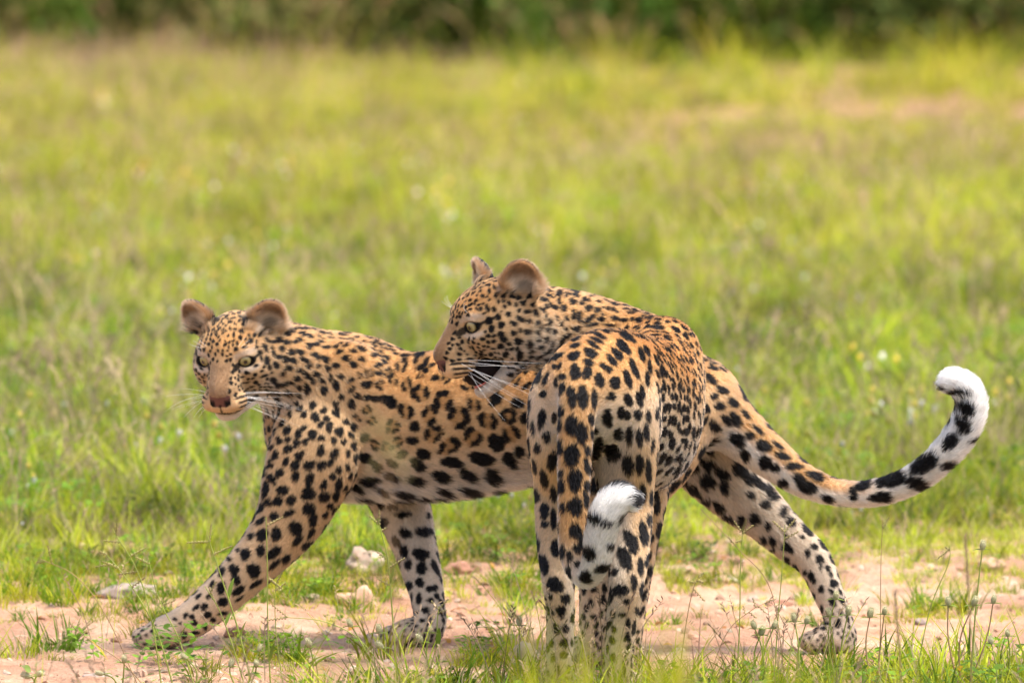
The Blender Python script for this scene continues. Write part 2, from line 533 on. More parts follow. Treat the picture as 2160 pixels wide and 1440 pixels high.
def bush_meshes(seed, w, h, base, spread):
    random.seed(seed); r = np.random.default_rng(seed)
    mb = MB()
    nc = 64
    cen = r.normal(size=(nc, 3)); cen = norm(cen) * (0.35 + 0.65 * r.random((nc, 1)) ** 0.5)
    cen = cen * np.array([w / 2, w / 2.4, h / 2]) + np.array([0, 0, h * 0.50])
    cen[:, 2] = np.where(r.random(nc) < 0.40, r.uniform(0.10, 0.8, nc), np.maximum(cen[:, 2], 0.12))
    for c in cen:
        tone = np.array(base) * r.uniform(0.45, 1.7) * np.array([r.uniform(0.8, 1.35), 1, 1])
        for _ in range(110):
            p = c + r.normal(size=3) * spread * np.array([1, 1, 0.8])
            if p[2] < 0.02: continue
            d = norm(r.normal(size=3) + np.array([0, 0, 0.3])); s = norm(np.cross(d, r.normal(size=3)))
            L = r.uniform(0.07, 0.15)
            mb.strip([p, p + d * L * 0.5, p + d * L], [L * 0.12, L * 0.32, L * 0.04], s, tone * r.uniform(0.7, 1.3))
    crown = mb.build('crown', LEAF_MAT, link=False).data
    sv, sf = [], []
    for k in range(6):
        az = k * 1.05 + r.uniform(-0.3, 0.3)
        tip = np.array([math.cos(az) * w * 0.36, math.sin(az) * w * 0.3, h * r.uniform(0.5, 0.85)])
        pts = catmull([np.array([0.03 * math.cos(az), 0.03 * math.sin(az), -0.05]), tip * np.array([0.35, 0.35, 0.45]), tip], 4)
        v, f = tube(pts, np.linspace(0.022, 0.006, len(pts)), 5)
        sf.append(f + sum(len(x) for x in sv)); sv.append(v)
    so = mesh_obj('trunk', np.concatenate(sv), np.concatenate(sf), BARK_MAT)
    trunk = so.data
    bpy.data.objects.remove(so)
    return crown, trunk

BUSH = [bush_meshes(101, 3.6, 2.8, (0.080, 0.140, 0.018), 0.22), bush_meshes(102, 3.2, 2.2, (0.110, 0.145, 0.032), 0.26), bush_meshes(103, 4.0, 3.2, (0.070, 0.125, 0.015), 0.20)]
bush_spots = [(-7.4, 55.0, 1, 'olive bush at the top left corner of the picture'), (-5.6, 53.7, 0, 'dark green bush second from the top left corner'), (-3.8, 55.3, 1, 'brownish olive bush above the left leopard\'s head'),
              (-2.2, 54.5, 1, 'olive bush in the far hedge, above the left leopard\'s back'), (-0.5, 56.1, 0, 'dark bush just left of the far hedge\'s middle, above the right leopard\'s ears'), (1.2, 54.7, 2, 'big deep green bush just right of the middle of the far hedge'),
              (2.9, 55.5, 0, 'dark green bush in the right half of the hedge, behind the red soil'), (4.4, 55.1, 1, 'olive bush with pale dry twigs in the right part of the hedge'), (6.1, 54.3, 2, 'deep green bush at the top right corner of the picture'), (8.0, 55.7, 0, 'dark bush cut off by the right edge at the top'),
              (-8.5, 58.5, 2, 'tall dark bush behind the hedge at the left edge'), (-4.8, 59.0, 2, 'tall dark bush behind the hedge, above the left leopard\'s left ear'), (-1.3, 59.0, 0, 'tall dark bush behind the hedge, left of the middle'), (2.2, 59.0, 2, 'tall dark bush behind the hedge, right of the middle'),
              (5.2, 59.0, 2, 'tall dark bush behind the hedge, above the left leopard\'s tail'), (8.5, 59.5, 0, 'tall dark bush behind the hedge at the right edge')]
for i, (bx, by, kind, lab) in enumerate(bush_spots):
    r_ = empty('bush', (bx, by, 0))
    r_.rotation_euler = (0, 0, i * 1.7); s_ = 0.92 + 0.22 * ((i * 37) % 10) / 10
    r_.scale = (s_, s_, s_)
    props(r_, lab, 'bush', 'bushes along the far edge of the clearing')
    for nm, me in (('crown', BUSH[kind][0]), ('trunk', BUSH[kind][1])):
        o = bpy.data.objects.new(nm, me); COL.objects.link(o); o.parent = r_

# ------------------------------------------------------------------ stones, pebbles and litter on the track
def ground_at(px, py):
    """world point on flat ground that the photo shows at px, py"""
    d = FWD + RIGHT * ((px - 1080.0) / FPX) - UPV * ((py - 720.0) / FPX)
    return CAM + d * (-CAM[2] / d[2])

def stone_mesh(seed, sx, sy, sz, rough=0.35, n=14):
    v, f = sphere(1.0, n, n - 4)
    v = np.array(v)
    k = 1 + rough * (vnoise(v + seed * 7.3, 1.4, seed) - 0.5) * 2 + rough * 0.5 * (vnoise(v + seed * 3.1, 3.5, seed + 1) - 0.5) * 2
    v = v * k[:, None] * np.array([sx, sy, sz])
    return v, f

def stone_material(name, a, b):
    m, nt, bs = new_mat(name)
    tc = node(nt, 'ShaderNodeTexCoord'); nz = node(nt, 'ShaderNodeTexNoise'); nz.inputs['Scale'].default_value = 28; nz.inputs['Detail'].default_value = 6
    nt.links.new(tc.outputs['Object'], nz.inputs['Vector'])
    r = ramp(nt, nz.outputs['Fac'], [(0.32, a), (0.66, b)])
    nt.links.new(r.outputs[0], bs.inputs['Base Color'])
    bp = node(nt, 'ShaderNodeBump'); bp.inputs['Strength'].default_value = 0.6; bp.inputs['Distance'].default_value = 0.01
    nt.links.new(nz.outputs['Fac'], bp.inputs['Height']); nt.links.new(bp.outputs[0], bs.inputs['Normal'])
    bs.inputs['Roughness'].default_value = 0.9
    return m
STONE_PALE = stone_material('pale_stone', (0.32, 0.22, 0.15), (0.48, 0.37, 0.28))
STONE_TAN = stone_material('tan_clod', (0.36, 0.20, 0.12), (0.54, 0.35, 0.23))
STONE_RED = stone_material('red_clod', (0.22, 0.10, 0.06), (0.40, 0.20, 0.12))
STONE_GREY = stone_material('grey_stone', (0.20, 0.15, 0.12), (0.40, 0.31, 0.25))
for k, (px, py, wpx, hpx, mat, lab) in enumerate([
        (762, 1240, 46, 26, STONE_PALE, 'white stone in the grass between the left leopard\'s forelegs'),
        (752, 1300, 40, 22, STONE_TAN, 'tan clod of earth in front of the white stone'),
        (275, 1292, 66, 20, STONE_GREY, 'flat grey stone slab behind the left leopard\'s outstretched paw'),
        (496, 1345, 26, 15, STONE_RED, 'reddish brown clod behind the wrist of the left leopard\'s outstretched leg'),
        (1112, 1388, 42, 26, STONE_PALE, 'pale stone beside the right leopard\'s left hind foot'),
        (1062, 1322, 26, 12, STONE_TAN, 'low tan clod between the left leopard\'s standing foreleg and the right leopard'),
        (965, 1245, 30, 14, STONE_RED, 'red clod at the grass edge right of the left leopard\'s standing foreleg'),
        (1640, 1272, 26, 10, STONE_RED, 'dark red clod on the sand left of the left leopard\'s hind foot'),
        (1942, 1310, 14, 9, STONE_GREY, 'small dark stone on the sand right of the left leopard\'s hind foot'),
        (2090, 1222, 30, 12, STONE_TAN, 'tan clod on the track near the right edge of the picture'),
        (205, 1423, 34, 7, STONE_GREY, 'thin dark sliver of bark lying on the sand at the bottom left'),
        (120, 1352, 24, 9, STONE_TAN, 'low tan clod on the sand near the left edge')]):
    c = ground_at(px, py); s_ = (c[1] + 15) / 15029.0 * 1.0
    v, f = stone_mesh(k + 1, wpx * 1.0 * s_, wpx * 0.75 * s_, hpx * 1.3 * s_, 0.5, 18)
    o = mesh_obj('stone', [(0, 0, 0)], [], None) if False else mesh_obj('stone', np.array(v), f, mat)
    o.location = (c[0], c[1], ground_height(np.array([c[0]]), np.array([c[1]]))[0] + hpx * 0.10 * s_)
    o.rotation_euler = (0, 0, k * 0.4 if wpx < 60 else 0.1)
    props(o, lab, 'stone', 'loose stones and clods on the track')

peb = bpy.data.collections.new('pebble_meshes')
def foliage_plain(name):
    m, nt, b = new_mat(name)
    at = node(nt, 'ShaderNodeAttribute', attribute_name='tint'); at.attribute_type = 'INSTANCER'
    nt.links.new(at.outputs['Color'], b.inputs['Base Color']); b.inputs['Roughness'].default_value = 0.9
    return m
PEB_MAT = foliage_plain('pebbles')
for k in range(4):
    v, f = stone_mesh(40 + k, 1.0, 0.8, 0.6, 0.4, 9)
    o = mesh_obj('pebble_%d' % k, np.array(v), f, PEB_MAT, smooth=False); COL.objects.unlink(o); peb.objects.link(o)
npb = 5200
pxy = np.column_stack([rng.uniform(-2.0, 2.0, npb), rng.uniform(-1.2, 3.4, npb)])
pk = rng.random(npb) < (0.25 + 0.75 * sstep(0.45, 0.62, fbm2(pxy[:, 0], pxy[:, 1], 1.8, 91)))
pxy = pxy[pk]; npb = len(pxy)
pt = lerp(np.array([0.36, 0.19, 0.11]), np.array([0.62, 0.48, 0.36]), rng.random((npb, 1))) * rng.uniform(0.6, 1.1, (npb, 1))
scatter('pebbles', pxy, 0.0025 + 0.014 * rng.random(npb) ** 4.5, rng.random(npb) * 6.28, rng.normal(size=(npb, 2)) * 0.4, rng.integers(0, 4, npb), pt, peb, 'small sand coloured pebbles and crumbs of soil on the track', 'pebbles')

lit = bpy.data.collections.new('litter_meshes')
for k in range(3):
    mb = MB()
    L = 1.0
    pts = [np.array([t - 0.5, 0.10 * math.sin(3 * t + k), 0.18 * math.sin(math.pi * t) + 0.04]) for t in np.linspace(0, 1, 5)]
    mb.strip(pts, [0.02, 0.16, 0.20, 0.14, 0.01] if k < 2 else [0.03] * 5, np.array([0.1, 0.95, 0.25]), np.array([1, 1, 1.0]))
    lit.objects.link(mb.build('litter_%d' % k, GRASS_MAT, link=False))
nl = 3200
lxy = np.column_stack([rng.uniform(-2.0, 2.0, nl), rng.uniform(-1.2, 5.0, nl)])
lk = rng.random(nl) < np.clip(grass_density(lxy[:, 0], lxy[:, 1]) + 0.30, 0, 1)
lxy = lxy[lk]; nl = len(lxy)
pal = np.array([[0.42, 0.30, 0.17], [0.36, 0.17, 0.06], [0.55, 0.47, 0.34], [0.24, 0.13, 0.08], [0.50, 0.27, 0.05]])
scatter('leaf_litter', lxy, rng.uniform(0.012, 0.045, nl), rng.random(nl) * 6.28, rng.normal(size=(nl, 2)) * 0.35, rng.integers(0, 3, nl), pal[rng.integers(0, 5, nl)], lit, 'dry brown and straw coloured leaf litter along the track', 'leaf litter')

# ------------------------------------------------------------------ weeds and seeding grass in the foreground
STEM_MAT = simple_mat('green_stem', (0.25, 0.29, 0.055), 0.6, 0.3, 0.25, 30)
DRYSTEM_MAT = simple_mat('dry_stem', (0.30, 0.20, 0.10), 0.7, 0.2, 0.25, 30)
SPIKE_MAT = simple_mat('seed_spike', (0.27, 0.23, 0.09), 0.7, 0.2, 0.4, 400)
BLADE_MAT = simple_mat('weed_leaf', (0.17, 0.25, 0.028), 0.45, 0.35, 0.3, 25, 0.35)
YELLOW_MAT = simple_mat('yellow_leaf', (0.50, 0.34, 0.03), 0.5, 0.3, 0.25, 25, 0.35)
HEAD_MAT = simple_mat('cream_flower_head', (0.52, 0.49, 0.30), 0.8, 0.1, 0.25, 300, 0.25)
PLUME_MAT = simple_mat('brown_plume', (0.34, 0.24, 0.17), 0.8, 0.1, 0.3, 200, 0.3)

def gz(p):
    return float(ground_height(np.array([p[0]]), np.array([p[1]]))[0])

def part_from(parent, name, verts, faces, mat):
    return mesh_obj(name, np.asarray(verts, float), np.asarray(faces) if not isinstance(faces, np.ndarray) and len(set(map(len, faces))) == 1 else faces, mat, parent)

def spike_geo(a, b, w):
    """a raceme: two rows of small seeds along a thin axis"""
    a, b = np.asarray(a), np.asarray(b)
    L = np.linalg.norm(b - a); n = max(5, int(L / 0.0032))
    d = (b - a) / L; s = norm(np.cross(d, [0.2, 1.0, 0.1])); u = np.cross(s, d)
    V, F = [], []
    tv, tf = tube([a, (a + b) / 2, b], [w * 0.35] * 3, 4); V += list(tv); F += [tuple(q) for q in tf]
    for i in range(n):
        c = a + (b - a) * (i + 0.5) / n
        o = s * w * (0.9 if i % 2 else -0.9) * (1 - 0.5 * (i / n) ** 3) + u * w * random.uniform(-0.5, 0.5)
        k = len(V); ll = 0.0028
        V += [c + o - d * ll * 0.6, c + o * 1.5, c + o + d * ll, c + o * 0.4 + u * w * 0.5, c + o * 0.4 - u * w * 0.5]
        F += [(k, k + 1, k + 3), (k + 1, k + 2, k + 3), (k, k + 4, k + 1), (k + 1, k + 4, k + 2)]
    return V, F

def leaf_geo(b, d, L, w, droop=0.4, up=None):
    b, d = np.asarray(b, float), norm(d)
    s = norm(np.cross(d, [0, 0, 1.0]) + np.array([0.001, 0, 0]))
    V, F = [], []
    n = 6
    for i in range(n):
        t = i / (n - 1)
        c = b + d * L * t + np.array([0, 0, -droop * L * t * t])
        ww = w * math.sin(math.pi * (0.10 + 0.90 * t) ** 0.8) + 0.0002
        fold = np.array([0, 0, 0.35 * ww])
        V += [c - s * ww + fold, c, c + s * ww + fold]
    for i in range(n - 1):
        k = 3 * i
        F += [(k, k + 1, k + 4, k + 3), (k + 1, k + 2, k + 5, k + 4)]
    return V, F

def curve_px(Y, path):
    """smooth 3D curve through photo points at depth Y, started on the ground"""
    pts = [P(x, y, Y + dy) for (x, y, dy) in [(q + (0,))[:3] for q in path]]
    pts[0] = pts[0].copy(); pts[0][2] = gz(pts[0]) - 0.01
    return catmull(pts, 6)

def seed_grass(label, Y, path, spikes, leaves=(), width=0.0011, mat=None, group='seeding grass stalks in front of the leopards', yellow=()):
    """path from the root upward in photo pixels; spikes = (fraction, dx px, dy px)"""
    c = curve_px(Y, path)
    root = empty('seed_grass', c[0])
    width = width * 1.55
    v, f = tube(c, np.linspace(width, width * 0.5, len(c)), 5)
    part_from(root, 'stem', v, f, mat or STEM_MAT)
    for (t, dx, dy) in spikes:
        a = c[min(int(t * (len(c) - 1)), len(c) - 1)]
        b = a + np.array([M(dx, Y), random.uniform(-0.01, 0.01), -M(dy, Y)])
        v, f = spike_geo(a, b, 0.0025); part_from(root, 'seed_spike', v, f, SPIKE_MAT)
    for k, (t, dx, dy, L) in enumerate(leaves):
        a = c[int(t * (len(c) - 1))]
        v, f = leaf_geo(a, np.array([dx, random.uniform(-0.3, 0.3), dy]), L, 0.0055, 0.25); part_from(root, 'leaf', v, f, YELLOW_MAT if k in yellow else BLADE_MAT)
    props(root, label, 'grass stalk', group)
    return root

def globe_geo(c, r, axis):
    """a papery flower head: an ovoid of overlapping bracts"""
    V, F = [], []
    ax = norm(axis); s = norm(np.cross(ax, [0.3, 1, 0.2])); u = np.cross(ax, s)
    sv, sf = sphere(r * 0.78, 8, 6, (1, 1, 1.35))
    for p in sv: V.append(c + s * p[0] + u * p[1] + ax * p[2])
    F += [tuple(q) for q in sf]
    for ring in range(7):
        z = -1.1 + ring * 0.36
        rr = math.sqrt(max(0.05, 1 - (z / 1.45) ** 2))
        for j in range(9):
            a = (j + 0.5 * (ring % 2)) * 2 * math.pi / 9
            o = s * math.cos(a) + u * math.sin(a)
            b = c + o * r * 0.72 * rr + ax * z * r
            tip = b + o * r * 0.34 + ax * r * 0.55
            w_ = np.cross(ax, o) * r * 0.22
            k = len(V); V += [b - w_, b + w_, tip]; F.append((k, k + 1, k + 2))
    return V, F

def globe_weed(label, Y, base_px, tips, nleaf=6, dull=False):
    b = P(base_px, 1400, Y); b[2] = gz(b)
    root = empty('globe_weed', b)
    for (x, y) in tips:
        e = P(x, y, Y + random.uniform(-0.03, 0.03))
        mid = (b + e) / 2 + np.array([random.uniform(-0.02, 0.02), 0, 0.01])
        c = catmull([b - np.array([0, 0, 0.01]), mid, e], 5)
        v, f = tube(c, np.linspace(0.0021, 0.0013, len(c)), 5); part_from(root, 'stem', v, f, STEM_MAT if not dull else DRYSTEM_MAT)
        r = random.uniform(0.0062, 0.0092)
        v, f = globe_geo(e, r, c[-1] - c[-3]); part_from(root, 'flower_head', v, f, HEAD_MAT)
        for s in (1, -1):
            v, f = leaf_geo(e - norm(c[-1] - c[-3]) * r * 1.2, np.array([s, random.uniform(-0.5, 0.5), 0.25]), 0.022, 0.005, 0.3); part_from(root, 'leaf', v, f, BLADE_MAT)
    for k in range(nleaf):
        a = random.random() * 6.28; h = random.uniform(0.005, 0.06)
        v, f = leaf_geo(b + np.array([0.01 * math.cos(a), 0.01 * math.sin(a), h]), np.array([math.cos(a), math.sin(a), random.uniform(0.2, 1.0)]), random.uniform(0.03, 0.055), random.uniform(0.006, 0.010), 0.5)
        part_from(root, 'leaf', v, f, BLADE_MAT if random.random() > 0.15 else YELLOW_MAT)
    props(root, label, 'weed', 'white globe flowered weeds in front of the leopards')
    return root

random.seed(23)
seed_grass('grass stalk with four short seed spikes, leftmost of the cluster before the outstretched paw', -0.30, [(345, 1500), (322, 1320), (290, 1205), (236, 1114)], [(0.90, -36, -3), (0.99, 2, -28), (0.80, 34, -18), (0.72, -44, 6)], [(0.35, 0.3, 1.0, 0.05)])
seed_grass('grass stalk with drooping side spikes crossing the outstretched paw', -0.28, [(372, 1500), (330, 1330), (268, 1222), (216, 1160)], [(0.99, -14, -8), (0.86, -40, 6), (0.78, -34, -16), (0.62, 28, -20)], [(0.30, -0.5, 1.0, 0.05)])
seed_grass('grass stalk with one crooked spike rising just right of the outstretched paw\'s toes', -0.30, [(420, 1500), (378, 1350), (335, 1262), (312, 1175)], [(0.99, -30, -16), (0.62, 30, -12)], [(0.35, 0.4, 1.0, 0.055), (0.22, -0.4, 0.9, 0.05)])
seed_grass('tall green grass stalk with T shaped seed spikes crossing the outstretched foreleg', -0.32, [(540, 1500), (500, 1320), (465, 1212), (437, 1128)], [(0.99, 4, -36), (0.99, -48, 2), (0.88, 40, -18)], [(0.55, 0.2, 1.0, 0.06), (0.30, 0.3, 1.0, 0.05)], 0.0014)
seed_grass('forked young grass stalk crossing the wrist of the outstretched foreleg', -0.31, [(525, 1500), (490, 1360), (462, 1285), (432, 1236)], [(0.90, 14, -26), (0.80, -12, -30)], [(0.5, 0.3, 1.0, 0.04)])
seed_grass('thin reddish grass stalk arching up at the far left over the track', -0.25, [(300, 1500), (225, 1300), (160, 1215), (84, 1178)], [(0.99, -20, 2), (0.9, -8, -40)], [], 0.0008, DRYSTEM_MAT)
seed_grass('low leaning dry stalk at the left, its tip above the bare sand', -0.35, [(330, 1500), (262, 1400), (190, 1350), (150, 1318)], [(0.97, -10, -12), (0.9, 6, -14)], [(0.7, 0.8, -0.6, 0.05)], 0.0009, DRYSTEM_MAT, yellow=(0,))
seed_grass('straight vertical grass stalk with a bent top spike left of the standing foreleg', -0.30, [(572, 1500), (565, 1320), (564, 1200), (561, 1090)], [(0.99, 36, -18), (0.62, 30, 22)], [(0.2, 0.2, 1.0, 0.06)], 0.0012)
seed_grass('arching grass stalk with its dark spike hanging to the left above the sand', -0.33, [(850, 1500), (770, 1360), (690, 1312), (590, 1300)], [(0.99, -46, 6), (0.99, -34, -28)], [], 0.0010)
seed_grass('faint forked stalk between the two forelegs of the left leopard', -0.26, [(600, 1500), (583, 1340), (580, 1260), (585, 1222)], [(0.99, 14, -26), (0.80, 22, -16), (0.9, -16, -16)], [], 0.0008)
seed_grass('tall grass stalk with green side spikes before the left leopard\'s standing foreleg', -0.32, [(842, 1500), (828, 1300), (818, 1180), (796, 1092)], [(0.99, 0, -32), (0.98, -20, -18), (0.62, 34, -22), (0.55, -28, -14), (0.72, -22, -16), (0.90, 12, -8)], [(0.50, 0.15, 1.0, 0.06), (0.25, 0.5, 0.9, 0.07)], 0.0014)
seed_grass('short forked stalk with a yellowish leaf at the heel of the standing forepaw', -0.28, [(930, 1500), (925, 1390), (922, 1320), (926, 1278)], [(0.99, 20, -22), (0.99, -16, -18), (0.9, 18, -4)], [(0.45, 0.05, 1.0, 0.06)], 0.0012)
seed_grass('long thin dark stalk slanting over the sand right of the right leopard', -0.30, [(1660, 1500), (1628, 1250), (1560, 1160), (1477, 1072)], [(0.75, -10, -14)], [], 0.0008, DRYSTEM_MAT)
seed_grass('stalk with a spread tuft of seed spikes before the left leopard\'s shin', -0.30, [(1552, 1500), (1560, 1320), (1562, 1200), (1567, 1110)], [(0.99, 8, -32), (0.98, -18, -26), (0.97, 24, -18), (0.92, -14, 4)], [], 0.0010)
seed_grass('stalk with a wide forked seed head before the left leopard\'s hock', -0.31, [(1632, 1500), (1640, 1320), (1650, 1200), (1656, 1106)], [(0.99, 24, -28), (0.98, -26, -24), (0.90, 30, -16)], [], 0.0010)
seed_grass('thin upright stalk on the sand right of the left leopard\'s hind foot', -0.28, [(1852, 1500), (1857, 1330), (1858, 1200), (1862, 1096)], [(0.99, 14, -22)], [(0.3, 0.5, 0.8, 0.04)], 0.0008, DRYSTEM_MAT)
seed_grass('curved stalk with a nodding tip near the right edge of the track', -0.26, [(1925, 1500), (1960, 1290), (2000, 1190), (2004, 1150)], [(0.99, -28, 22), (0.9, -10, -8)], [], 0.0009)
seed_grass('reddish open seed head low on the sand right of the right leopard\'s legs', -0.34, [(1480, 1500), (1530, 1340), (1580, 1290), (1620, 1268)], [(0.99, 16, -8), (0.85, 14, 14), (0.8, -6, -20), (0.7, 16, 14), (0.65, -4, -18)], [], 0.0007, DRYSTEM_MAT)
seed_grass('dark forked stalk on the sand just right of the right leopard\'s hind leg', -0.38, [(1425, 1520), (1445, 1330), (1460, 1250), (1475, 1212)], [(0.99, 12, -10), (0.85, -16, -4), (0.75, 24, 26), (0.9, 14, 4)], [], 0.0009, DRYSTEM_MAT)
seed_grass('slanting dry stalk before the pale stone at the right leopard\'s foot', -0.45, [(1175, 1500), (1130, 1380), (1108, 1330), (1070, 1270)], [(0.9, 14, 18), (0.75, -20, 10), (0.7, 18, -6)], [], 0.0008, DRYSTEM_MAT)

seed_grass('tall far out of focus grass stalk close to the camera, crossing the left leopard\'s flank', -6.0, [(868, 2560), (850, 1700), (828, 1150), (800, 850)], [(0.99, -30, -40), (0.97, 40, -10), (0.95, -50, 30), (0.93, 60, 40), (0.91, -30, 60), (0.90, 50, 70), (0.97, 10, 60), (0.99, 30, 50)], [], 0.0012, DRYSTEM_MAT)
globe_weed('weed with two cream globe flowers at the bottom left corner', -0.35, 66, [(56, 1424), (84, 1420)], 3)
globe_weed('weed with one tall and one low cream globe on the bare sand at the left', -0.35, 255, [(262, 1390), (210, 1419)], 3)
globe_weed('single cream globe flower with pointed leaves below the outstretched paw', -0.40, 402, [(388, 1384)], 3)
globe_weed('weed with three cream globes beside the straight vertical stalk', -0.34, 512, [(488, 1398), (541, 1400), (548, 1366)], 5)
globe_weed('single pale globe on a thin upright stem between the left leopard\'s paws', -0.33, 655, [(652, 1356)], 2)
globe_weed('branching weed with three cream globes left of the standing forepaw', -0.35, 838, [(738, 1314), (799, 1326), (801, 1360)], 9)
globe_weed('leafy weed with two big cream globes before the standing forepaw', -0.33, 905, [(907, 1328), (886, 1346)], 9)
globe_weed('single small globe flower left of the right leopard\'s hind leg', -0.36, 1100, [(1095, 1310)], 5)
globe_weed('weed with three small grey green globes on the sand right of the right leopard', -0.33, 1612, [(1590, 1318), (1607, 1330), (1634, 1318)], 7)
globe_weed('weed with two grey green globes left of the left leopard\'s hind paw', -0.32, 1684, [(1675, 1302), (1702, 1308)], 7)
globe_weed('tall weed with pale globes standing before the left leopard\'s hind shank', -0.33, 1772, [(1763, 1256), (1748, 1292), (1790, 1288)], 8)
globe_weed('dark stemmed weed with two globes right of the left leopard\'s hind paw', -0.30, 1846, [(1836, 1292), (1866, 1288)], 6, True)
globe_weed('branching weed with three small globes at the right of the track', -0.32, 2030, [(2000, 1268), (2056, 1268), (2096, 1264)], 8, True)
globe_weed('tall single globe flower on a bare stem near the right edge', -0.30, 2046, [(2073, 1150)], 4)
globe_weed('low weed with two globes in the grass at the bottom right corner', -0.42, 2110, [(2090, 1350), (2125, 1335)], 9)

def plume(label, Y, base_px, top, length):
    b = P(base_px, 1400, Y); b[2] = gz(b)
    e = P(top[0], top[1], Y)
    root = empty('plume_grass', b)
    c = catmull([b, (b + e) / 2 + np.array([0.01, 0, 0]), e], 6)
    v, f = tube(c, np.linspace(0.0013, 0.0008, len(c)), 5); part_from(root, 'stem', v, f, DRYSTEM_MAT)
    V, F = [], []
    d = norm(e - c[-6])
    for i in range(150):
        t = random.random(); p0 = e - d * length * t
        o = norm(np.array([random.gauss(0, 1), random.gauss(0, 1), 0.5]) + d * 2.2) * random.uniform(0.010, 0.020)
        w_ = norm(np.cross(o, [random.gauss(0, 1), random.gauss(0, 1), 0.1])) * 0.0006
        k = len(V); V += [p0 - w_, p0 + w_, p0 + o]; F.append((k, k + 1, k + 2))
    part_from(root, 'seed_head', np.array(V), np.array(F), PLUME_MAT)
    props(root, label, 'plume grass', 'brown plume grasses at the right')
plume('soft brown grass plume near the right edge above the track', -1.7, 2040, (2036, 1130), 0.10)
plume('soft brown grass plume right of the left leopard\'s hind paw', -1.5, 1890, (1888, 1250), 0.11)

# tall grass clumps close to the camera, far out of focus
CLUMP_MAT = foliage_material('near_grass_blades', False, 0.45)
def near_clump(label, Y, px, top_px, spread, n, seed):
    random.seed(seed)
    b = P(px, 720, Y); b[2] = 0.0
    top = P(px, top_px, Y)[2]
    mb = MB()
    for _ in range(n):
        a = random.random() * 6.28; r = spread * math.sqrt(random.random())
        h = top * random.uniform(0.72, 1.05)
        p = blade_pts(np.array([r * math.cos(a), r * math.sin(a) * 0.6, -0.02]), h, random.uniform(0.0, 0.12), a, random.uniform(0.0, 0.10), 6)
        w_ = random.uniform(0.0030, 0.0058)
        wa = random.random() * 6.28
        mb.strip(p, [w_ * 0.7, w_, w_, w_ * 0.9, w_ * 0.6, w_ * 0.05], np.array([math.cos(wa), math.sin(wa), 0]), blade_cols('green') * np.array([1.1, 1.1, 0.9]))
    o = mb.build('grass_clump', CLUMP_MAT)
    o.location = b
    props(o, label, 'grass clump', 'blurred grass clumps close to the camera')
near_clump('large blurred green grass clump before the right leopard\'s hind feet', -5.6, 1300, 1262, 0.085, 260, 1)
near_clump('blurred green grass clump left of the right leopard\'s hind feet', -5.4, 1190, 1322, 0.06, 90, 2)
near_clump('blurred yellow green grass clump between the left leopard\'s forepaws', -4.5, 745, 1330, 0.08, 90, 3)
near_clump('blurred grass clump at the bottom edge under the left leopard\'s standing paw', -4.5, 960, 1360, 0.07, 60, 4)
near_clump('blurred grass clump at the bottom edge below the bare sand right of the leopards', -4.4, 1560, 1345, 0.12, 110, 5)
near_clump('blurred grass clump at the bottom right below the left leopard\'s hind paw', -4.3, 1760, 1325, 0.10, 110, 6)
near_clump('blurred grass clump in the bottom right corner', -4.4, 2080, 1330, 0.11, 120, 7)
random.seed(5)

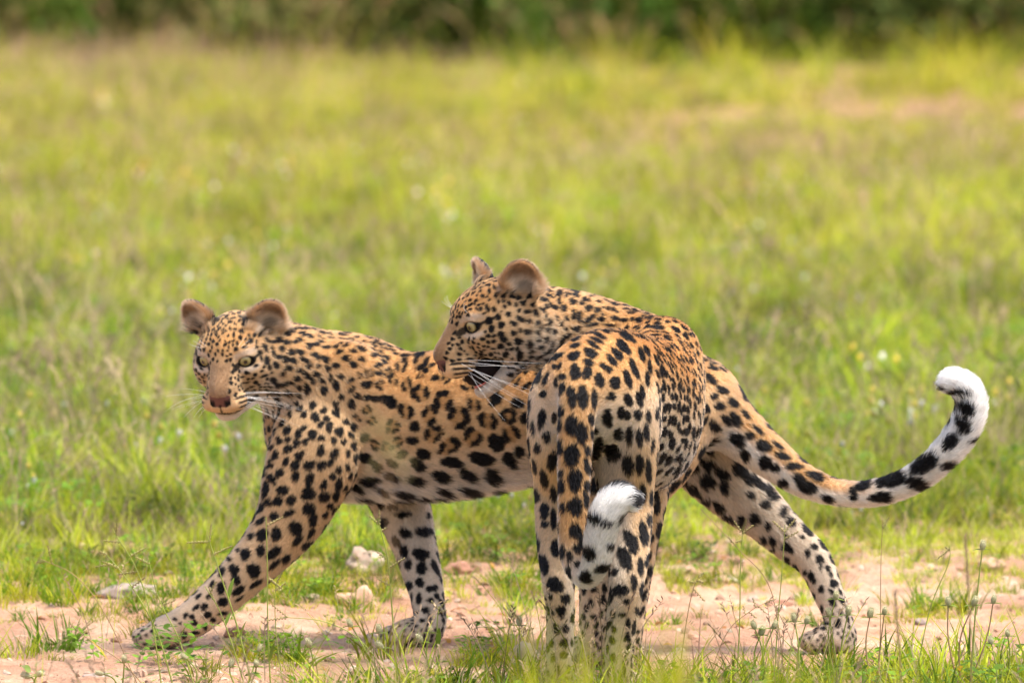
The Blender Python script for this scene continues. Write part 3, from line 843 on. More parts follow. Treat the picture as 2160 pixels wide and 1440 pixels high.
# ------------------------------------------------------------------ leopards: implicit body
class Chain:
    """a limb, trunk or tail: nodes (x,y,z,rw,rh); side = the animal's left; v = side x tangent points dorsally (trunk, tail)"""
    def __init__(self, name, nodes, side, sub=4, k=0.03):
        self.name, self.k = name, k
        arr = catmull(nodes, sub)
        self.pos, self.rw, self.rh = arr[:, :3], np.maximum(arr[:, 3], 0.006), np.maximum(arr[:, 4], 0.006)
        self.side = norm(side)
        seg = np.linalg.norm(np.diff(self.pos, axis=0), axis=1)
        self.cum = np.concatenate([[0], np.cumsum(seg)])
        self.length = self.cum[-1]

    def seg_eval(self, i, p):
        A, B = self.pos[i], self.pos[i + 1]
        ab = B - A
        L2 = ab @ ab
        tan = ab / math.sqrt(L2)
        s = self.side - tan * (self.side @ tan)
        s = s / np.linalg.norm(s)
        v = np.cross(s, tan)
        pa = p - A
        t = np.clip(pa @ ab / L2, 0, 1)
        q = pa - t[..., None] * ab
        rw = lerp(self.rw[i], self.rw[i + 1], t)
        rh = lerp(self.rh[i], self.rh[i + 1], t)
        rm = np.minimum(rw, rh)
        qs, qv, qa = q @ s, q @ v, q @ tan
        k0 = np.sqrt((qs / rw) ** 2 + (qv / rh) ** 2 + (qa / rm) ** 2) + 1e-9
        k1 = np.sqrt((qs / rw ** 2) ** 2 + (qv / rh ** 2) ** 2 + (qa / rm ** 2) ** 2) + 1e-9
        return k0 * (k0 - 1) / k1, t, qs / rw, qv / rh, tan

    def bbox(self, m):
        r = np.maximum(self.rw, self.rh)[:, None]
        return (self.pos - r).min(0) - m, (self.pos + r).max(0) + m

    def full(self, p):
        """per point: distance, t (0..1 along), side, dorsal, tangent"""
        n = len(p)
        D = np.full(n, 9.0); T = np.zeros(n); S = np.zeros(n); V = np.zeros(n); TG = np.zeros((n, 3))
        TG[:] = norm(self.pos[-1] - self.pos[0])
        lo, hi = self.bbox(0.08)
        idx = np.nonzero(((p > lo) & (p < hi)).all(1))[0]
        if len(idx) == 0: return D, T, S, V, TG
        pp = p[idx]
        d0 = np.full(len(idx), 9.0); t0 = np.zeros(len(idx)); s0 = np.zeros(len(idx)); v0 = np.zeros(len(idx)); g0 = np.zeros((len(idx), 3))
        for i in range(len(self.pos) - 1):
            d, t, s, v, tan = self.seg_eval(i, pp)
            m = d < d0
            d0 = np.where(m, d, d0)
            t0 = np.where(m, (self.cum[i] + t * (self.cum[i + 1] - self.cum[i])) / self.length, t0)
            s0 = np.where(m, s, s0); v0 = np.where(m, v, v0)
            g0[m] = tan
        D[idx], T[idx], S[idx], V[idx] = d0, t0, s0, v0
        TG[idx] = g0
        return D, T, S, V, TG

class Blob:
    """an oriented ellipsoid; op 'add' or 'sub'"""
    def __init__(self, c, r, axes, k=0.015, op='add'):
        self.c, self.r, self.ax, self.k, self.op = np.asarray(c, float), np.asarray(r, float), np.asarray(axes, float), k, op
    def dist(self, p):
        q = (p - self.c) @ self.ax.T
        k0 = np.sqrt(((q / self.r) ** 2).sum(-1)) + 1e-9
        k1 = np.sqrt(((q / self.r ** 2) ** 2).sum(-1)) + 1e-9
        return k0 * (k0 - 1) / k1
    def bbox(self, m):
        e = np.sqrt(((self.ax * self.r[:, None]) ** 2).sum(0))
        return self.c - e - m, self.c + e + m

def axis_steps(lo, hi, step, fine_lo, fine_hi, fine):
    out = [lo]
    while out[-1] < hi:
        x = out[-1]
        if fine_lo - 1e-9 <= x < fine_hi:
            out.append(x + fine)
        else:
            nx = x + step
            out.append(min(nx, fine_lo) if x < fine_lo - 1e-6 else nx)
    return np.array(out, np.float64)

class Field:
    def __init__(self, lo, hi, step, flo, fhi, fine):
        self.ax = [axis_steps(lo[i], hi[i], step, flo[i], fhi[i], fine) for i in range(3)]
        self.d = np.full([len(a) for a in self.ax], 0.05, np.float32)
    def box(self, lo, hi):
        sl = []
        for i in range(3):
            a = max(int(np.searchsorted(self.ax[i], lo[i])) - 1, 0)
            b = min(int(np.searchsorted(self.ax[i], hi[i])) + 1, len(self.ax[i]))
            sl.append(slice(a, b))
        return tuple(sl)
    def pts(self, sl):
        g = np.meshgrid(self.ax[0][sl[0]], self.ax[1][sl[1]], self.ax[2][sl[2]], indexing='ij')
        return np.stack(g, -1)
    def smin(self, sl, b, k):
        a = self.d[sl]
        h = np.clip(0.5 + 0.5 * (b - a) / k, 0, 1)
        self.d[sl] = b * (1 - h) + a * h - k * h * (1 - h)
    def add_chain(self, c):
        m = 0.035
        sl = self.box(*c.bbox(m))
        tmp = np.full(self.d[sl].shape, 0.05, np.float32)
        off = [s.start for s in sl]
        for i in range(len(c.pos) - 1):
            r = max(c.rw[i], c.rh[i], c.rw[i + 1], c.rh[i + 1]) + m
            lo = np.minimum(c.pos[i], c.pos[i + 1]) - r
            hi = np.maximum(c.pos[i], c.pos[i + 1]) + r
            s2 = self.box(lo, hi)
            s2 = tuple(slice(max(s2[j].start, sl[j].start), min(s2[j].stop, sl[j].stop)) for j in range(3))
            s3 = tuple(slice(s2[j].start - off[j], s2[j].stop - off[j]) for j in range(3))
            d = c.seg_eval(i, self.pts(s2))[0]
            tmp[s3] = np.minimum(tmp[s3], d)
        self.smin(sl, tmp, c.k)
    def add_blob(self, b):
        sl = self.box(*b.bbox(0.03))
        d = np.minimum(b.dist(self.pts(sl)), 0.05).astype(np.float32)
        if b.op == 'add':
            self.smin(sl, d, b.k)
        else:
            a = self.d[sl]; nb = -d; k = b.k
            h = np.clip(0.5 - 0.5 * (nb - a) / k, 0, 1)
            self.d[sl] = nb * (1 - h) + a * h + k * h * (1 - h)
    def surface(self):
        d = self.d
        neg = d < 0
        nx, ny, nz = d.shape
        cnt = np.zeros((nx - 1, ny - 1, nz - 1), np.int8)
        for i in (0, 1):
            for j in (0, 1):
                for k in (0, 1):
                    cnt += neg[i:nx - 1 + i, j:ny - 1 + j, k:nz - 1 + k]
        act = (cnt > 0) & (cnt < 8)
        ci = np.argwhere(act)
        ids = np.full(act.shape, -1, np.int32)
        ids[act] = np.arange(len(ci))
        acc = np.zeros((len(ci), 3)); num = np.zeros(len(ci))
        corners = [(i, j, k) for i in (0, 1) for j in (0, 1) for k in (0, 1)]
        X = [self.ax[0], self.ax[1], self.ax[2]]
        for a in corners:
            for axi in range(3):
                if a[axi] == 1: continue
                b = list(a); b[axi] = 1
                ia, ib = ci + np.array(a), ci + np.array(b)
                da = d[ia[:, 0], ia[:, 1], ia[:, 2]]; db = d[ib[:, 0], ib[:, 1], ib[:, 2]]
                m = (da < 0) != (db < 0)
                t = np.where(m, da / np.where(m, da - db, 1), 0)
                pa = np.stack([X[q][ia[:, q]] for q in range(3)], 1)
                pb = np.stack([X[q][ib[:, q]] for q in range(3)], 1)
                acc += np.where(m[:, None], pa + (pb - pa) * t[:, None], 0)
                num += m
        V = acc / num[:, None]
        quads = []
        for axi in range(3):
            u, w = (axi + 1) % 3, (axi + 2) % 3
            s0 = [slice(None)] * 3; s1 = [slice(None)] * 3
            s0[axi] = slice(0, -1); s1[axi] = slice(1, None)
            for q in (u, w):
                s0[q] = slice(1, -1); s1[q] = slice(1, -1)
            n0, n1 = neg[tuple(s0)], neg[tuple(s1)]
            for flip, mask in ((False, n0 & ~n1), (True, ~n0 & n1)):
                e = np.argwhere(mask)
                if not len(e): continue
                e = e.copy(); e[:, u] += 1; e[:, w] += 1
                def cid(du, dw):
                    c = e.copy(); c[:, u] -= du; c[:, w] -= dw
                    return ids[c[:, 0], c[:, 1], c[:, 2]]
                q = np.stack([cid(1, 1), cid(0, 1), cid(0, 0), cid(1, 0)], 1)
                if flip: q = q[:, ::-1]
                quads.append(q)
        F = np.concatenate(quads)
        F = F[(F >= 0).all(1)]
        return V, F

ORANGE = np.array([0.57, 0.315, 0.120])
TAN = np.array([0.60, 0.395, 0.205])
PALE = np.array([0.66, 0.52, 0.37])
WHITE = np.array([0.80, 0.75, 0.68])
SNOW = np.array([0.86, 0.84, 0.81])
BLACK = np.array([0.0055, 0.0050, 0.0055])
BROWN = np.array([0.23, 0.125, 0.065])

def mixc(a, b, t):
    t = np.asarray(t)[..., None]
    return a + (b - a) * t

class Head:
    """skull in local axes: x to the nose, y to the animal's left, z up"""
    def __init__(self, f, u, jaw=0.0, scale=1.0):
        f = norm(f); u = norm(u - f * (u @ f)); l = np.cross(u, f)
        self.ax = np.stack([f, l, u]); self.jaw = jaw; self.o = np.zeros(3); self.sc = scale
    def place(self, local, worldp):
        self.o = worldp - (np.asarray(local, float) * self.sc) @ self.ax
    def w(self, local):
        return self.o + (np.asarray(local, float) * self.sc) @ self.ax
    def loc(self, p):
        return ((p - self.o) @ self.ax.T) / self.sc
    def blob(self, c, r, k=0.015, op='add', axes=None):
        ax = self.ax if axes is None else norm(np.asarray(axes, float)) @ self.ax
        return Blob(self.w(c), np.asarray(r, float) * self.sc, ax, k, op)

EYE = np.array([0.0655, 0.0415, 0.014])
EYE_R = 0.0175

def head_blobs(h, ears):
    out = []
    B = lambda *a, **k: out.append(h.blob(*a, **k))
    B((-0.012, 0, 0.004), (0.088, 0.072, 0.068), k=0.03)             # cranium
    B((0.030, 0, 0.026), (0.060, 0.052, 0.040), k=0.03)              # forehead
    for t in np.linspace(0, 1, 7):                                    # nose bridge
        B((0.062 + 0.062 * t, 0, 0.016 - 0.045 * t), (0.026, 0.0275 - 0.005 * t, 0.026 - 0.006 * t), k=0.016)
    B((0.085, 0, -0.034), (0.050, 0.036, 0.030), k=0.02)             # muzzle block
    B((0.132, 0, -0.0415), (0.014, 0.0205, 0.0130), k=0.010)         # nose leather
    B((0.129, 0, -0.060), (0.015, 0.021, 0.014), k=0.010)            # upper lip front
    for s in (1, -1):
        B((0.022, 0.047 * s, -0.022), (0.052, 0.034, 0.044), k=0.03) # cheek
        B((0.050, 0.050 * s, -0.010), (0.030, 0.018, 0.016), k=0.02) # cheekbone
        B((0.053, 0.036 * s, 0.036), (0.024, 0.020, 0.010), k=0.014) # brow
        B((0.112, 0.0225 * s, -0.057), (0.031, 0.0245, 0.0215), k=0.012)  # whisker pad
        B((-0.030, 0.045 * s, -0.045), (0.060, 0.036, 0.050), k=0.03)     # ruff
    # lower jaw, hinged at the back of the cheek
    hinge = np.array([0.0, 0.0, -0.045])
    ca, sa = math.cos(h.jaw), math.sin(h.jaw)
    def jr(p):
        q = np.asarray(p, float) - hinge
        return hinge + np.array([q[0] * ca + q[2] * sa, q[1], -q[0] * sa + q[2] * ca])
    if h.jaw > 0.05:                                                  # cut the gape open
        g = h.jaw * 0.5
        cg, sg = math.cos(g), math.sin(g)
        ax = [[cg, 0, -sg], [0, 1, 0], [sg, 0, cg]]
        c = hinge + np.array([0.105 * cg, 0, -0.105 * sg - 0.018])
        out.append(h.blob(c, (0.058, 0.05, 0.0185), k=0.006, op='sub', axes=ax))
    for s in (1, -1):
        for t in np.linspace(0, 1, 6):
            B(jr((0.02 + 0.072 * t, 0.034 * s * (1 - t) + 0.010 * s, -0.083 - 0.004 * t)), (0.024, 0.017, 0.0145 if h.jaw < 0.05 else 0.0095), k=0.012)
    B(jr((0.104, 0, -0.091 if h.jaw < 0.05 else -0.086)), (0.018, 0.022, 0.0150) if h.jaw < 0.05 else (0.015, 0.018, 0.011), k=0.010)       # chin
    for s in (1, -1):                                                 # eye sockets and lids
        e = EYE * np.array([1, s, 1])
        g = norm(np.array([1.0, 0.55 * s, 0.10])); side_ = norm(np.cross([0, 0, 1.0], g)); upg = np.cross(g, side_)
        cen = e + np.array([-0.0035, -0.002 * s, 0])
        out.append(h.blob(cen, np.array([1.0, 1.0, 1.0]) * (EYE_R + 0.0032), k=0.008))
        tl = -0.10 * s
        w_ = side_ * math.cos(tl) + upg * math.sin(tl); u_ = np.cross(g, w_)
        out.append(h.blob(cen + g * 0.019 - u_ * 0.0006, (0.0135, 0.0172, 0.0118), k=0.003, op='sub', axes=[g, w_, u_]))
    for s, (b, e, o, size) in zip((1, -1), ears):                     # ears: a scooped shell
        b, e, o = np.array(b, float), norm(e), np.asarray(o, float)
        o = norm(o - e * (o @ e)); w = np.cross(e, o)
        ax = [e, w, o]
        out.append(h.blob(b + e * 0.026 * size, np.array([0.047, 0.037, 0.0175]) * size, k=0.012, axes=ax))
        out.append(h.blob(b + e * 0.034 * size + o * 0.0138 * size, np.array([0.0425, 0.0335, 0.0185]) * size, k=0.004, op='sub', axes=ax))
    return out

def ear_frames(ears):
    fr = []
    for (b, e, o, size) in ears:
        e = norm(e); o = norm(np.asarray(o, float) - e * (np.asarray(o, float) @ e))
        fr.append((np.array(b, float), e, np.cross(e, o), o, size))
    return fr

def face_paint(h, ears, p, nrm, col, flen):
    """colours of the head at world points; returns colour, fur length, spot suppression"""
    q = h.loc(p)
    x, y, z = q[:, 0], q[:, 1], q[:, 2]
    ay = np.abs(y)
    ln = nrm @ h.ax.T
    spot = np.ones(len(p))
    c = mixc(TAN * 0.88, ORANGE * 0.95, sstep(0.02, 0.06, z))
    c = mixc(c, PALE, sstep(-0.02, -0.06, z) * sstep(0.10, 0.04, x))
    c = mixc(c, lerp(PALE, WHITE, 0.6) * 0.85, sstep(-0.078, -0.092, z))
    fl = 0.0065 + 0.010 * sstep(0.02, -0.03, x) * sstep(0.02, -0.03, z)
    nb = sstep(0.026, 0.017, ay) * sstep(0.058, 0.074, x) * sstep(-0.062, -0.045, z) * sstep(0.034, 0.016, z)
    c = mixc(c, np.array([0.30, 0.180, 0.095]), nb * 0.9)
    spot *= 1 - nb
    spot *= 1 - sstep(-0.066, -0.074, z) * (x > 0.03)
    wp = sstep(0.082, 0.092, x) * sstep(-0.036, -0.042, z) * sstep(-0.078, -0.072, z)
    c = mixc(c, TAN * 1.1, wp); spot *= 1 - wp
    rows = np.abs(((z + 0.0065 * np.sin(x * 40) + (-0.30) * (x - 0.11)) / 0.0098) % 1.0 - 0.5)
    line = sstep(0.32, 0.20, rows) * wp * sstep(0.010, 0.018, ay) * sstep(0.139, 0.132, x) * (z > -0.074) * (z < -0.041)
    c = mixc(c, BLACK, line * 0.95)
    for s in (1, -1):
        e = EYE * np.array([1, s, 1])
        dx, dy, dz = x - e[0], (y - e[1]) * s, z - e[2]
        de = np.sqrt(dx ** 2 + (dy / 1.15) ** 2 + (dz / 0.85) ** 2)
        up = sstep(0.004, 0.020, dz) * sstep(0.036, 0.026, de)
        lowr = sstep(-0.006, -0.016, dz) * sstep(0.036, 0.026, de)
        c = mixc(c, WHITE * 0.9, np.clip(up * 0.8 + lowr, 0, 1) * 0.55)
        spot *= 1 - sstep(0.034, 0.026, de)
        c = mixc(c, BLACK, sstep(0.0225, 0.0190, de + 0.003 * sstep(0.0, 0.01, dz)))
        tear = sstep(1.15, 0.8, np.sqrt(((dy + 0.0120) / 0.0060) ** 2 + ((dz + 0.0050) / 0.0075) ** 2)) * (x > 0.060)
        c = mixc(c, BLACK, tear * 0.9)
        corner = sstep(0.004, 0.0025, np.abs(dz - 0.002 - 0.25 * (dy - 0.018))) * (dy > 0.012) * (dy < 0.032) * (x > 0.028)
        c = mixc(c, BLACK, corner * 0.9)
    nose = sstep(0.1275, 0.1305, x) * (ay < 0.022 - 0.35 * np.clip(-0.044 - z, 0, 1)) * (z > -0.056) * (z < -0.031)
    c = mixc(c, mixc(np.array([0.15, 0.068, 0.056]), BLACK, sstep(0.008, 0.014, ay) * sstep(-0.040, -0.046, z)), nose)
    rim = sstep(0.121, 0.125, x) * (ay > 0.010) * (ay < 0.022) * (z > -0.052) * (z < -0.038)
    c = mixc(c, BLACK, rim * (1 - nose * 0.5))
    phil = (ay < 0.0022) * (x > 0.115) * (z < -0.05) * (z > -0.078)
    c = mixc(c, BLACK, phil * 0.8)
    lip = sstep(0.0062, 0.0042, np.abs(z + 0.0795)) * (x > 0.050)
    if h.jaw < 0.05:
        c = mixc(c, BLACK, lip * 0.9)
    else:
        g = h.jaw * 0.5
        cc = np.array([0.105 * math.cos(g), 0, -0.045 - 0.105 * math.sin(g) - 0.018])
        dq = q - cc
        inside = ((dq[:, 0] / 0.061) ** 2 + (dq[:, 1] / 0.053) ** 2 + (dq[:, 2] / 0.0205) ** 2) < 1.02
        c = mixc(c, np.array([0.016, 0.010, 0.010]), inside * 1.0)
        spot *= 1 - inside; fl = np.where(inside, 0.0, fl)
    fl = np.where(nose > 0.3, 0.0, fl)
    fl = fl * (1 - 0.55 * sstep(0.03, 0.08, x))
    earm = np.zeros(len(p))
    for (b, e, w, o, size) in ear_frames(ears):
        r = q - b
        ee, ww, oo = r @ e / size, r @ w / size, r @ o / size
        ins = (ee > 0.002) & (ee < 0.085) & (np.abs(ww) < 0.050) & (np.abs(oo) < 0.035)
        m = ins * sstep(0.0, 0.010, ee)
        front = ln @ o > 0.05
        edge = np.sqrt(((ee - 0.03) / 0.045) ** 2 + (ww / 0.037) ** 2)
        cin = mixc(np.array([0.34, 0.20, 0.105]), PALE * 1.1, sstep(0.050, 0.022, ee + 0.25 * np.abs(ww)))
        cin = mixc(cin, np.array([0.50, 0.30, 0.15]), sstep(0.80, 0.98, edge))
        dk = sstep(0.016, 0.007, np.sqrt((ee - 0.016) ** 2 + (ww * 0.7) ** 2))
        cin = mixc(cin, BLACK * 3, dk * 0.55)
        cbk = mixc(BLACK * 1.3, WHITE, sstep(0.018, 0.010, np.abs(ee - 0.040)) * sstep(0.022, 0.014, np.abs(ww)))
        cbk = mixc(cbk, TAN, sstep(0.012, 0.004, ee))
        ec = np.where(front[:, None], cin, cbk)
        c = mixc(c, ec, m)
        spot *= 1 - m
        fl = np.where(m > 0.5, np.where(front, 0.010 + 0.018 * sstep(0.055, 0.01, ee), 0.006), fl)
        earm = np.maximum(earm, m)
    return c, fl, spot, earm

def shade_spots(p, nrm, spots, base):
    """paint the coat's spots on points p; spots is a list of dicts"""
    col = base.copy()
    CE = 0.03
    lo = p.min(0)
    key3 = ((p - lo) / CE).astype(np.int64)
    dim = key3.max(0) + 1
    key = (key3[:, 0] * dim[1] + key3[:, 1]) * dim[2] + key3[:, 2]
    order = np.argsort(key, kind='stable')
    ks = key[order]
    dark = np.zeros(len(p)); ochre = np.zeros(len(p))
    for s in spots:
        R = s.get('R', s['r'] * max(s['el'], 1.0) * 1.45)
        a0 = np.maximum(((s['c'] - R - lo) / CE).astype(int), 0); a1 = np.minimum(((s['c'] + R - lo) / CE).astype(int), dim - 1)
        parts = []
        for ix in range(a0[0], a1[0] + 1):
            for iy in range(a0[1], a1[1] + 1):
                b_ = (ix * dim[1] + iy) * dim[2]
                i0, i1 = np.searchsorted(ks, (b_ + a0[2], b_ + a1[2] + 1))
                if i1 > i0: parts.append(order[i0:i1])
        if not parts: continue
        idx = np.concatenate(parts)
        dq = p[idx] - s['c']
        m = ((dq ** 2).sum(1) < R * R) & (nrm[idx] @ s['n'] > 0.05)
        idx = idx[m]; dq = dq[m]
        if len(idx) == 0: continue
        a = dq @ s['u'] / (s['r'] * s['el']); b = dq @ s['v'] / s['r']
        rho = np.sqrt(a * a + b * b) + 1e-6
        th = np.arctan2(b, a)
        wob = 1 + s['w1'] * np.sin(2 * th + s['p1']) + s['w2'] * np.sin(3 * th + s['p2']) + 0.06 * np.sin(7 * th + s['p3'])
        rr = rho / wob
        soft = 0.0016 / s['r']
        if s['ros'] > 0.5:
            inner = 0.38
            ring = sstep(1.0 + soft, 1.0 - soft, rr) * sstep(inner - soft, inner + soft, rr)
            gap = np.cos(s['lob'] * th + s['p1']) + 0.5 * np.cos(2 * th + s['p3'])
            ring = ring * sstep(-0.80, -0.50, gap)
            ochre[idx] = np.maximum(ochre[idx], sstep(1.0, 0.8, rr) * 0.8)
            dk = ring
        else:
            dk = sstep(1.0 + soft, 1.0 - soft, rr)
        dark[idx] = np.maximum(dark[idx], dk * s.get('k', 1.0))
    col = mixc(col, ORANGE * 0.74, ochre)
    col = mixc(col, BLACK, dark)
    return col, dark

def photo_spots(V, N, lists):
    """spots set on the hide where the photo shows them: lists of (origin x, origin y, scale, rosette, [(ix, iy, a, b, angle)])"""
    rel = V - CAM
    dep = rel @ FWD
    pu = 1080 + FPX * (rel @ RIGHT) / dep; pv = 720 - FPX * (rel @ UPV) / dep
    vd = norm(CAM - V)
    face = (N * vd).sum(1)
    ok = face > 0.10
    out = []
    for (ox, oy, sc, ros, items) in lists:
        for it in items:
            ix, iy, a = it[:3]; b = it[3] if len(it) > 3 else a; ang = math.radians(it[4]) if len(it) > 4 else 0.0
            if b > a and len(it) < 5: a, b, ang = b, a, math.pi / 2
            x, y = ox + ix / sc, oy + iy / sc
            d2 = (pu - x) ** 2 + (pv - y) ** 2
            c_ = np.nonzero(ok & (d2 < 9.0 ** 2))[0]
            if len(c_) == 0: continue
            near = c_[dep[c_] < dep[c_].min() + 0.03]
            i = near[np.argmin(d2[near])]
            m = dep[i] / FPX
            kk = 1.22 if sc > 3.5 else 1.0
            ra, rb = a / sc * m * 1.08 * kk, b / sc * m * 1.14 * kk
            e1 = RIGHT * math.cos(ang) - UPV * math.sin(ang); e2 = RIGHT * -math.sin(ang) - UPV * math.cos(ang)
            out.append(dict(c=V[i] + (RIGHT * (x - pu[i]) - UPV * (y - pv[i])) * m, n=N[i], u=e1, v=e2, r=rb, el=ra / rb, ros=float(ros), R=ra * 1.3 / max(face[i], 0.45),
                            w1=0.10 * rng.random(), w2=0.10 * rng.random(), p1=rng.random() * 6.28, p2=rng.random() * 6.28, p3=rng.random() * 6.28, lob=int(rng.integers(2, 4)), hand=1))
    return out

# hair and skin materials
def fur_material():
    m = bpy.data.materials.new('leopard_fur'); m.use_nodes = True
    nt = m.node_tree; nt.nodes.clear()
    out = node(nt, 'ShaderNodeOutputMaterial')
    at = node(nt, 'ShaderNodeAttribute', attribute_name='coat')
    hb = node(nt, 'ShaderNodeBsdfHairPrincipled')
    hb.parametrization = 'COLOR'
    hb.inputs['Roughness'].default_value = 0.45
    hb.inputs['Radial Roughness'].default_value = 0.6
    hb.inputs['IOR'].default_value = 1.45
    hb.inputs['Random Roughness'].default_value = 0.2
    df = node(nt, 'ShaderNodeBsdfDiffuse')
    mx = node(nt, 'ShaderNodeMixShader'); mx.inputs[0].default_value = 0.55
    nt.links.new(at.outputs['Color'], hb.inputs['Color'])
    nt.links.new(at.outputs['Color'], df.inputs['Color'])
    nt.links.new(hb.outputs[0], mx.inputs[1]); nt.links.new(df.outputs[0], mx.inputs[2])
    nt.links.new(mx.outputs[0], out.inputs[0])
    return m

def skin_material():
    m, nt, b = new_mat('leopard_coat')
    at = node(nt, 'ShaderNodeAttribute', attribute_name='coat')
    nz = node(nt, 'ShaderNodeTexNoise'); nz.inputs['Scale'].default_value = 500
    nt.links.new(at.outputs['Color'], b.inputs['Base Color'])
    b.inputs['Roughness'].default_value = 0.75
    b.inputs['Specular IOR Level'].default_value = 0.15
    bp = node(nt, 'ShaderNodeBump'); bp.inputs['Strength'].default_value = 0.25; bp.inputs['Distance'].default_value = 0.002
    nt.links.new(nz.outputs['Fac'], bp.inputs['Height']); nt.links.new(bp.outputs[0], b.inputs['Normal'])
    return m

FUR_MAT = fur_material()
SKIN_MAT = skin_material()

def eye_material():
    m, nt, b = new_mat('leopard_eye')
    tc = node(nt, 'ShaderNodeTexCoord')
    sep = node(nt, 'ShaderNodeSeparateXYZ')
    nt.links.new(tc.outputs['Object'], sep.inputs[0])
    y2 = node(nt, 'ShaderNodeMath', operation='MULTIPLY'); nt.links.new(sep.outputs[1], y2.inputs[0]); nt.links.new(sep.outputs[1], y2.inputs[1])
    z2 = node(nt, 'ShaderNodeMath', operation='MULTIPLY'); nt.links.new(sep.outputs[2], z2.inputs[0]); nt.links.new(sep.outputs[2], z2.inputs[1])
    ad = node(nt, 'ShaderNodeMath', operation='ADD'); nt.links.new(y2.outputs[0], ad.inputs[0]); nt.links.new(z2.outputs[0], ad.inputs[1])
    sq = node(nt, 'ShaderNodeMath', operation='SQRT'); nt.links.new(ad.outputs[0], sq.inputs[0])
    dv = node(nt, 'ShaderNodeMath', operation='DIVIDE'); nt.links.new(sq.outputs[0], dv.inputs[0]); dv.inputs[1].default_value = EYE_R
    r = ramp(nt, dv.outputs[0], [(0.0, (0.004, 0.004, 0.004)), (0.20, (0.005, 0.005, 0.004)), (0.25, (0.20, 0.15, 0.05)), (0.52, (0.38, 0.31, 0.13)), (0.68, (0.22, 0.17, 0.07)), (0.76, (0.01, 0.008, 0.006))])
    nt.links.new(r.outputs[0], b.inputs['Base Color'])
    b.inputs['Roughness'].default_value = 0.08
    b.inputs['Coat Weight'].default_value = 0.6
    return m
EYE_MAT = eye_material()
WHISKER_MAT = simple_mat('whisker_white', (0.85, 0.83, 0.78), 0.4, 0.4)
TONGUE_MAT = simple_mat('tongue_pink', (0.55, 0.16, 0.14), 0.35, 0.5, 0.2, 80)
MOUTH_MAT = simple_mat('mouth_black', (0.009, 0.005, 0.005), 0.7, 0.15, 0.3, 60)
TOOTH_MAT = simple_mat('tooth_ivory', (0.75, 0.68, 0.52), 0.3, 0.5)

